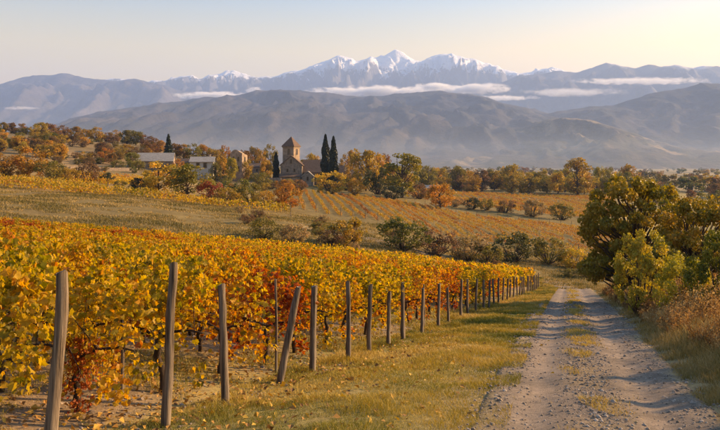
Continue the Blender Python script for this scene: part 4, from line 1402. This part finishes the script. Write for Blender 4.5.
def opening(parent, x, y, z, w, h, face='front', arch=False, kind='window', rot=None, frame=None):
    """a window or door: stone surround standing proud, dark pane set back in it"""
    fb = Buf(); pb = Buf()
    t = .16
    box(fb, -w / 2 - t, -w / 2, -.10, .05, -t, h)
    box(fb, w / 2, w / 2 + t, -.10, .05, -t, h)
    box(fb, -w / 2 - .001, w / 2 + .001, -.12, .05, -t, 0)
    if arch:
        n = 8
        for k in range(n):
            a0 = math.pi * k / n; a1 = math.pi * (k + 1) / n
            r0, r1 = w / 2, w / 2 + t
            V = []
            for yy in (-.10, .05):
                for (r_, a) in ((r0, a0), (r1, a0), (r1, a1), (r0, a1)):
                    V.append((-math.cos(a) * r_, yy, h + math.sin(a) * r_))
            fb.add(V, [np.array([(0, 1, 2, 3), (4, 7, 6, 5), (0, 3, 7, 4), (1, 5, 6, 2)])])
        a = np.linspace(0, math.pi, 9)
        V = [(-w / 2, -.02, 0), (w / 2, -.02, 0)] + [(math.cos(q) * w / 2, -.02, h + math.sin(q) * w / 2) for q in a]
        pb.add(V, [np.array([tuple(range(len(V)))])])
    else:
        box(fb, -w / 2 - t, w / 2 + t, -.11, .05, h, h + t)
        pb.add([(-w / 2, -.02, 0), (w / 2, -.02, 0), (w / 2, -.02, h), (-w / 2, -.02, h)], [np.array([(0, 1, 2, 3)])])
    o = put(kind, fb.mesh(kind, frame or M['stone_warm']), parent, (x, y, z))
    rz = {'front': 0, 'right': math.pi / 2, 'left': -math.pi / 2}[face] if rot is None else rot
    o.rotation_euler = (0, 0, rz)
    put('pane' if kind == 'window' else 'door_leaf', pb.mesh('pane', M['pane'] if kind == 'window' else M['door']), o)
    return o

# --- church
CD = 246.0
k_ = CD / F
cxp, cyp, czp = at(298, CD)
czp = -(188 - HY) / F * CD
def cx_(px): return (px - 298) * k_
def cz_(py): return (188 - py) * k_
ch = empty('church', (cxp, cyp, czp))
tag(ch, 'old stone village church with square tower and pyramid roof', 'church')
b = Buf(); gable(b, cx_(280.5), cx_(302), 0, 10, -3, cz_(165), cz_(156), 'y'); put('wall', b.mesh('wall', M['stone'], False), ch)
b = Buf(); roof(b, cx_(280.5), cx_(302), 0, 10, cz_(165), cz_(156), 'y'); put('roof', b.mesh('roof', M['tile']), ch)
b = Buf(); box(b, cx_(280), cx_(300.5), -2.2, -.02, -3, cz_(176.5)); put('lower_wall', b.mesh('lower_wall', M['stone_warm']), ch)
b = Buf(); V_ = [(cx_(279.6), -2.5, cz_(177)), (cx_(300.9), -2.5, cz_(177)), (cx_(300.9), -.03, cz_(174.5)), (cx_(279.6), -.03, cz_(174.5))]
V_ = np.array(V_); b.add(np.concatenate([V_, V_ + (0, 0, .2)]), [np.array([(0, 3, 2, 1), (4, 5, 6, 7), (0, 1, 5, 4), (1, 2, 6, 5), (2, 3, 7, 6), (3, 0, 4, 7)])])
put('lean_to_roof', b.mesh('lean_to_roof', M['tile']), ch)
opening(ch, cx_(291), -.02, cz_(163.5), .7, 1.2, arch=True)
opening(ch, cx_(287.5), -.02, cz_(172), .7, 1.1)
opening(ch, cx_(294.5), -.02, cz_(172), .7, 1.1)
b = Buf(); gable(b, cx_(302.05), cx_(324), 1.6, 11.5, -3, cz_(172), cz_(160), 'x'); put('nave_wall', b.mesh('nave_wall', M['stone_warm']), ch)
b = Buf(); roof(b, cx_(302.5), cx_(324), 1.6, 11.5, cz_(172), cz_(160), 'x'); put('nave_roof', b.mesh('nave_roof', M['tile']), ch)
for px in (306, 319):
    opening(ch, cx_(px), 1.58, cz_(180), .7, 1.5, arch=True)
b = Buf(); gable(b, cx_(325), cx_(343), 2.6, 9, -3, cz_(175), cz_(166), 'x'); put('wing_wall', b.mesh('wing_wall', M['stone_warm']), ch)
b = Buf(); roof(b, cx_(325.2), cx_(343), 2.6, 9, cz_(175), cz_(166), 'x'); put('wing_roof', b.mesh('wing_roof', M['tile']), ch)
for px in (337, 340.5):
    opening(ch, cx_(px), 2.58, cz_(181), .8, 1.3)
# chapel in front
b = Buf(); gable(b, cx_(302.8), cx_(314), -3.6, 1.55, -3, cz_(176.5), cz_(171.5), 'y'); put('chapel_wall', b.mesh('chapel_wall', M['stone']), ch)
b = Buf(); roof(b, cx_(302.8), cx_(314), -3.6, 1.5, cz_(176.5), cz_(171.5), 'y', .25); put('chapel_roof', b.mesh('chapel_roof', M['slate']), ch)
opening(ch, cx_(308.4), -3.62, cz_(180.5), .7, 1.1, arch=True)
# tower, turned so that two faces show
tw = empty('tower_pivot')
bpy.data.objects.remove(tw)
trot = math.radians(-24)
tc = Vector((cx_(289.3), 7.0, 0))
hwid = 2.25
Mt = Matrix.Translation(tc) @ Matrix.Rotation(trot, 4, 'Z')
b = Buf(); box(b, -hwid, hwid, -hwid, hwid, -3, cz_(147), Mt); tower = put('tower', b.mesh('tower', M['stone_warm']), ch)
b = Buf(); box(b, -hwid - .22, hwid + .22, -hwid - .22, hwid + .22, cz_(147) + .002, cz_(147) + .35, Mt); put('cornice', b.mesh('cornice', M['stone']), tower)
b = Buf()
e_ = hwid + .45; zb = cz_(147) + .353; za = cz_(135.5)
V_ = np.array([(-e_, -e_, zb), (e_, -e_, zb), (e_, e_, zb), (-e_, e_, zb), (0, 0, za)])
V_ = V_ @ np.array(Mt.to_3x3()).T + np.array(Mt.translation)
b.add(V_, [np.array([(0, 1, 4), (1, 2, 4), (2, 3, 4), (3, 0, 4)]), np.array([(3, 2, 1, 0)])])
put('pyramid_roof', b.mesh('pyramid_roof', M['tile_brown']), tower)
for (lx, ly, ra) in ((0.3, -hwid - .02, 0), (hwid + .02, 0, math.pi / 2), (-hwid - .02, 0, -math.pi / 2)):
    p = Mt @ Vector((lx, ly, cz_(154.5)))
    opening(tower, p.x, p.y, p.z, 1.0, 1.7, arch=True, rot=trot + ra)

# --- long barn
def simple_house(name, px0, px1, d, base_py, eave_py, ridge_py, depth, wall, rf, label, wins=(), doors=(), rot=0.0, cat='house', gable_axis='x', arch=False):
    k = d / F
    c = (px0 + px1) / 2
    x, y, _ = at(c, d)
    e = empty(name, (x, y, -(base_py - HY) * k), rot)
    w = (px1 - px0) * k / max(math.cos(rot), .5)
    ze = (base_py - eave_py) * k; zr = (base_py - ridge_py) * k
    b = Buf(); gable(b, -w / 2, w / 2, 0, depth, -3, ze, zr, gable_axis); put('wall', b.mesh('wall', wall), e)
    b = Buf(); roof(b, -w / 2, w / 2, 0, depth, ze, zr, gable_axis, .3); ro = put('roof', b.mesh('roof', rf), e)
    if cat == 'house':
        b = Buf(); box(b, w * .22, w * .22 + .6, depth / 2 + .2, depth / 2 + .8, zr - .6, zr + .75); box(b, w * .22 - .1, w * .22 + .7, depth / 2 + .1, depth / 2 + .9, zr + .752, zr + .88)
        put('chimney', b.mesh('chimney', M['stone']), ro)
    for (px, py, ww, hh) in wins:
        opening(e, (px - c) * k, -.02, (base_py - py) * k, ww, hh, arch=arch)
    for (px, ww, hh) in doors:
        opening(e, (px - c) * k, -.02, .15, ww, hh, kind='door', arch=arch)
    tag(e, label, cat)
    return e
simple_house('stone_barn', 137, 172, 236, 171, 161, 153, 7.5, M['stone_warm'], M['slate'], 'long stone barn with pale slate roof at the left of the village',
             [(150, 167, .7, .9), (158, 167, .7, .9), (166, 167, .7, .9)], [(143, 1.1, 2.0)], math.radians(8), 'barn')
simple_house('white_house', 190, 213, 232, 170, 162, 157, 6.5, M['plaster'], M['slate'], 'white plastered house with pale roof and two dark openings',
             [(198, 167.5, .95, 1.5), (205, 167.5, .95, 1.5)], [], math.radians(4), 'house')
simple_house('stone_shed', 176, 190, 236, 170, 163, 159, 5, M['stone'], M['tile_brown'], 'small stone shed with brown roof left of the white house', [(183, 167, .6, .8)], [], 0, 'shed')
simple_house('small_house', 247, 262, 252, 174, 167, 163.5, 5, M['stone_warm'], M['tile'], 'low stone house between the ruin and the church', [(251, 171.5, .6, .9), (257, 171.5, .6, .9)], [], 0, 'house')
simple_house('field_shed', 423, 437, 345, 193, 188, 185.5, 5, M['plaster'], M['slate'], 'tiny white shed before the valley tree line', [(430, 190.5, .8, .9)], [], 0, 'shed')
simple_house('roadside_house', 352, 362, 262, 186, 176, 170, 7, M['stone_warm'], M['tile'], 'stone house with clay roof right of the cypresses', [(356, 182, .7, 1.0)], [], 0, 'house')
# ruined stone building with arched openings and broken top
d = 238.0; k = d / F
x, y, _ = at(236, d)
e = empty('ruined_building', (x, y, -(175 - HY) * k), math.radians(-14))
b = Buf()
w = 13 * k / 2
zt = [(-w, 21), (-w * .55, 24.5), (-w * .2, 25.5), (w * .2, 25), (w * .6, 23), (w, 22)]
V = []
for (xx, hh) in zt:
    V += [(xx, 0, -3), (xx, 0, hh * k), (xx, 4.6, -3), (xx, 4.6, (hh - 2) * k)]
fs = []
for j in range(len(zt) - 1):
    a, c = j * 4, j * 4 + 4
    fs += [(a, c, c + 1, a + 1), (a + 1, c + 1, c + 3, a + 3), (c + 2, a + 2, a + 3, c + 3)]
fs += [(2, 0, 1, 3), ((len(zt) - 1) * 4, (len(zt) - 1) * 4 + 2, (len(zt) - 1) * 4 + 3, (len(zt) - 1) * 4 + 1)]
b.add(V, [np.array(fs)])
put('wall', b.mesh('wall', M['stone_warm']), e)
for (xx, zz, ww, hh) in [(-.9, 4.6, .8, 1.3), (.9, 4.6, .8, 1.3), (-.9, 1.2, .8, 1.5), (.9, 1.2, .8, 1.5)]:
    opening(e, xx, -.02, zz, ww, hh, arch=True)
opening(e, w + .02, 2.2, 4.4, .9, 1.4, 'right', arch=True)
tag(e, 'tall ruined stone building with arched openings between house and church', 'ruin')
# dry stone walls, built of courses of stones
def stone_wall(px0, px1, d0, d1, h, label, n=46):
    a = np.array(at(px0, d0)); c = np.array(at(px1, d1))
    e = empty('stone_wall', tuple(a))
    tot = Buf()
    L = np.linalg.norm((c - a)[:2]); ang = math.atan2(c[1] - a[1], c[0] - a[0])
    rows_ = 3
    me_list = []
    for k in range(5):
        bb = Buf()
        V = np.array([(xx, yy, zz) for zz in (0, 1) for yy in (-.5, .5) for xx in (0, 1)], float) + rng.uniform(-.06, .06, (8, 3))
        bb.add(V, [np.array([(0, 2, 3, 1), (4, 5, 7, 6), (0, 1, 5, 4), (1, 3, 7, 5), (3, 2, 6, 7), (2, 0, 4, 6)])])
        me_list.append(bb.mesh('stone', M['stone'] if k % 2 else M['stone_warm']))
    for r_ in range(rows_):
        s = -rng.uniform(0, .8)
        while s < L:
            ln = rng.uniform(.9, 1.7)
            q = a + (c - a) * min(max(s / L, 0), 1)
            z = g1(q[0], q[1])
            o = put('stone', me_list[rng.integers(0, 5)], e, (q[0] - a[0], q[1] - a[1], z - a[2] - .25 + r_ * (h + .25) / rows_))
            o.rotation_euler = (0, 0, ang)
            o.scale = (ln * .97, .5 * rng.uniform(.85, 1.1), (h + .25) / rows_ * rng.uniform(.94, 1.12))
            s += ln
    tag(e, label, 'wall')
stone_wall(263, 281, 242, 242, 1.7, 'low stone wall between the small house and the church')
stone_wall(213, 230, 226, 228, 1.5, 'low stone wall right of the white house')
stone_wall(70, 136, 206, 222, 1.0, 'long low terrace wall left of the barn')
stone_wall(-10, 66, 208, 206, .9, 'low terrace wall at the left edge under the hillside trees')

# ------------------------------------------------------------------ grass, weeds, fallen leaves
def blades(name, x, y, z, h, w, tint, mat, label, cat, lean=.45):
    n = len(x)
    a = rng.uniform(0, 2 * np.pi, n)
    side = np.stack([np.cos(a), np.sin(a), np.zeros(n)], 1) * (w * .5)[:, None]
    ln = rng.normal(0, lean, (n, 2)) * h[:, None]
    B = np.stack([x, y, z - .01], 1)
    mid = B + np.stack([ln[:, 0] * .35, ln[:, 1] * .35, h * .6], 1)
    tip = B + np.stack([ln[:, 0], ln[:, 1], h], 1)
    V = np.stack([B - side, B + side, mid + side * .7, tip, mid - side * .7], 1).reshape(-1, 3)
    base = np.arange(n)[:, None] * 5
    o = put(name, mk_mesh(name, V, [base + np.array([[0, 1, 2, 4]]), base + np.array([[4, 2, 3]])], mat, {'tint': np.repeat(np.clip(tint, 0, 1), 5)}))
    o['kind'] = 'stuff'
    return tag(o, label, cat)
# verge between posts and road
n = 170000
y = np.exp(rng.uniform(np.log(5.2), np.log(78), n))
s = np.interp(y, RCL[:190, 1], S[:190]); rcx = np.interp(s, S, RCL[:, 0])
xa = POST_A + POST_B * y - .4
xb = rcx - road_hw(y) * .84
x = xa + (xb - xa) * rng.uniform(0, 1.03, n)
cl = fbm(x * 1.6, y * 1.6, 12, 3); cl2 = fbm(x * .5, y * .5, 14, 3)
keep = (cl > .2) & ((xb - x > .30) | (cl > .47))
x, y, cl, cl2 = x[keep], y[keep], cl[keep], cl2[keep]
sc = np.clip(y / 9, .8, 6)
h = (.035 + .10 * np.clip(cl - .38, 0, .5) * 2 * rng.uniform(.5, 1.3, len(x))) * sc ** .45
blades('verge_grass', x, y, gz(x, y), h, .0065 * sc, .50 + (.5 - cl2) * 1.9 + rng.normal(0, .13, len(x)), M['grass'], 'short golden green grass on the verge between vines and road', 'grass', .6)
# vineyard floor
n = 90000
y = np.exp(rng.uniform(np.log(5.5), np.log(45), n))
x = POST_A + POST_B * y - rng.uniform(0, 1, n) ** 1.3 * (3 + .55 * y)
cl = fbm(x * 1.1, y * 1.1, 112, 3)
keep = (cl > .47) & (CX + F * x / y > -60)
x, y, cl = x[keep], y[keep], cl[keep]
sc = np.clip(y / 9, .8, 5)
h = (.04 + .16 * np.clip(cl - .45, 0, .4) * 2 * rng.uniform(.4, 1.3, len(x))) * sc ** .4
blades('vineyard_grass', x, y, gz(x, y), h, .0065 * sc, .42 + rng.normal(0, .2, len(x)), M['grass'], 'tufts of grass on the stony floor between the vines', 'grass', .6)
# sparse grass on the crown of the road
n = 16000
y = np.exp(rng.uniform(np.log(6.5), np.log(62), n))
s = np.interp(y, RCL[:190, 1], S[:190]); rcx = np.interp(s, S, RCL[:, 0])
x = rcx + rng.normal(0, .2, n)
cl = fbm(x * 1.8, y * .7, 512, 3)
keep = cl > .57
x, y = x[keep], y[keep]
sc = np.clip(y / 9, .8, 5)
blades('road_crown_grass', x, y, road_z(x, y), (.02 + .05 * rng.uniform(.3, 1.2, len(x))) * sc ** .4, .0065 * sc, .72 + rng.normal(0, .16, len(x)), M['grass'], 'thin dry grass on the crown of the gravel road between the ruts', 'grass', .7)
# right-hand verge: longer straw grass
n = 70000
y = np.exp(rng.uniform(np.log(5.5), np.log(70), n))
s = np.interp(y, RCL[:190, 1], S[:190]); rcx = np.interp(s, S, RCL[:, 0])
off = rng.uniform(0, 1, n) ** 1.2 * np.clip(1.2 + y * .12, 0, 4.5)
x = rcx + road_hw(y) * .98 + off
cl = fbm(x * 1.4, y * 1.4, 212, 3)
keep = (cl + off * .25 > .52)
x, y, cl, off = x[keep], y[keep], cl[keep], off[keep]
sc = np.clip(y / 9, .8, 5)
h = (.06 + .34 * np.clip(off / 1.1, 0, 1) * rng.uniform(.35, 1.1, len(x))) * (cl + .5)
blades('long_verge_grass', x, y, gz(x, y), h, .0075 * sc ** .8, .45 + (cl - .5) * 1.3 + rng.normal(0, .2, len(x)), M['straw'], 'long straw coloured grass on the right-hand verge', 'grass', .45)
# hay field tufts
n = 110000
y = rng.uniform(64, 114, n); px = rng.uniform(-40, 600, n)
x = (px - CX) / F * y
cl = fbm(x * .25, y * .25, 312, 4)
keep = cl > .36
x, y, cl = x[keep], y[keep], cl[keep]
blades('field_grass', x, y, gz(x, y), rng.uniform(.08, .3, len(x)) * (cl + .4), np.full(len(x), .07), .28 + (.5 - cl) * 2.0 + .2 * np.sin((y * .9 + x * .12) * 1.3) + rng.normal(0, .18, len(x)), M['straw'], 'dry grass of the hay field behind the vineyard', 'grass', .5)

# tall dry weeds on the right bank
def weeds():
    n = 15000
    y = np.exp(rng.uniform(np.log(9.5), np.log(50), n))
    s = np.interp(y, RCL[:190, 1], S[:190]); rcx = np.interp(s, S, RCL[:, 0])
    lo_ = np.interp(y, [9, 12, 18, 50], [1.3, .9, .5, .3])
    off = lo_ + rng.uniform(0, 1, n) * np.interp(y, [9, 20, 50], [3.0, 4.2, 5])
    x = rcx + road_hw(y) + off
    cl = fbm(x * .8, y * .8, 401, 3)
    k = cl > .38
    x, y, cl, off, lo_ = x[k], y[k], cl[k], off[k], lo_[k]
    n = len(x)
    z = gz(x, y)
    h = rng.uniform(.4, 1.0, n) * (.55 + cl) * np.clip((off - lo_) * .6 + .35, .35, 1.1)
    lean = rng.normal(0, .16, (n, 2))
    Vs, Fs, Ts = [], [], []
    a = rng.uniform(0, 6.28, n)
    wd = .008 * np.clip(y / 12, .8, 3)
    side = np.stack([np.cos(a), np.sin(a) * .3, np.zeros(n)], 1) * wd[:, None]
    B = np.stack([x, y, z - .02], 1); T = B + np.stack([lean[:, 0] * h, lean[:, 1] * h, h], 1)
    V1 = np.stack([B - side, B + side, T], 1).reshape(-1, 3)
    F1 = np.arange(n * 3).reshape(-1, 3)
    ct = np.clip(.6 + (fbm(x * .5, y * .5, 77, 3) - .5) * 1.8 + rng.normal(0, .16, n), 0, 1)
    m = 16
    tt = rng.uniform(.25, 1.05, (n, m))
    P = B[:, None, :] + (T - B)[:, None, :] * tt[..., None] + rng.normal(0, .07, (n, m, 3)) * (h[:, None, None])
    P = P.reshape(-1, 3); q = len(P)
    N = unit(rng.normal(0, 1, (q, 3))); U = rng.normal(0, .6, (q, 3)) + np.array([0, 0, .8])
    U = unit(U - N * (U * N).sum(1, keepdims=True))
    size = np.repeat(.05 * np.clip(y / 14, .8, 2.5), m) * rng.uniform(.5, 1.3, q)
    V2, F2 = leaf_quads(P, N, U, size, .45)
    t2 = np.repeat(np.repeat(ct, m) + rng.normal(0, .14, q), 4)
    o = put('dry_weeds', mk_mesh('dry_weeds', np.concatenate([V1, V2]), [F1, F2 + len(V1)], M['weed'], {'tint': np.clip(np.concatenate([np.repeat(ct * .7, 3), t2]), 0, 1)}))
    o['kind'] = 'stuff'
    tag(o, 'tall rusty brown dry weeds on the bank right of the road', 'weeds')
weeds()
# fallen vine leaves
n = 5000
y = np.exp(rng.uniform(np.log(5.5), np.log(40), n))
x = POST_A + POST_B * y - rng.normal(1.0, 1.8, n)
z = gz(x, y) + rng.uniform(.01, .05, n)
P = np.stack([x, y, z], 1)
N = unit(rng.normal(0, .45, (n, 3)) + np.array([0, 0, 1])); U = rng.normal(0, 1, (n, 3)); U = unit(U - N * (U * N).sum(1, keepdims=True))
V, Fq = leaf_quads(P, N, U, rng.uniform(.05, .10, n), .85, .2)
o = put('fallen_leaves', mk_mesh('fallen_leaves', V, [Fq], M['fallen'], {'tint': np.repeat(rng.uniform(0, 1, n), 4)}))
o['kind'] = 'stuff'
tag(o, 'fallen yellow and brown vine leaves on the ground under the rows', 'leaves')

# thin ground mist lying in the valley before the hills
mm, nt, out = new_mat('valley_mist')
v = nt.nodes.new('ShaderNodeVolumeScatter')
v.inputs['Color'].default_value = (0.62, 0.76, 1.0, 1)
v.inputs['Density'].default_value = 0.9e-4
nt.links.new(v.outputs[0], out.inputs['Volume'])
mb = Buf()
box(mb, -4500, 4500, 900, 4600, -50, 95)
mist = put('valley_mist', mb.mesh('valley_mist', mm))
mist['kind'] = 'stuff'
tag(mist, 'thin pale mist lying low over the valley before the hills', 'mist')
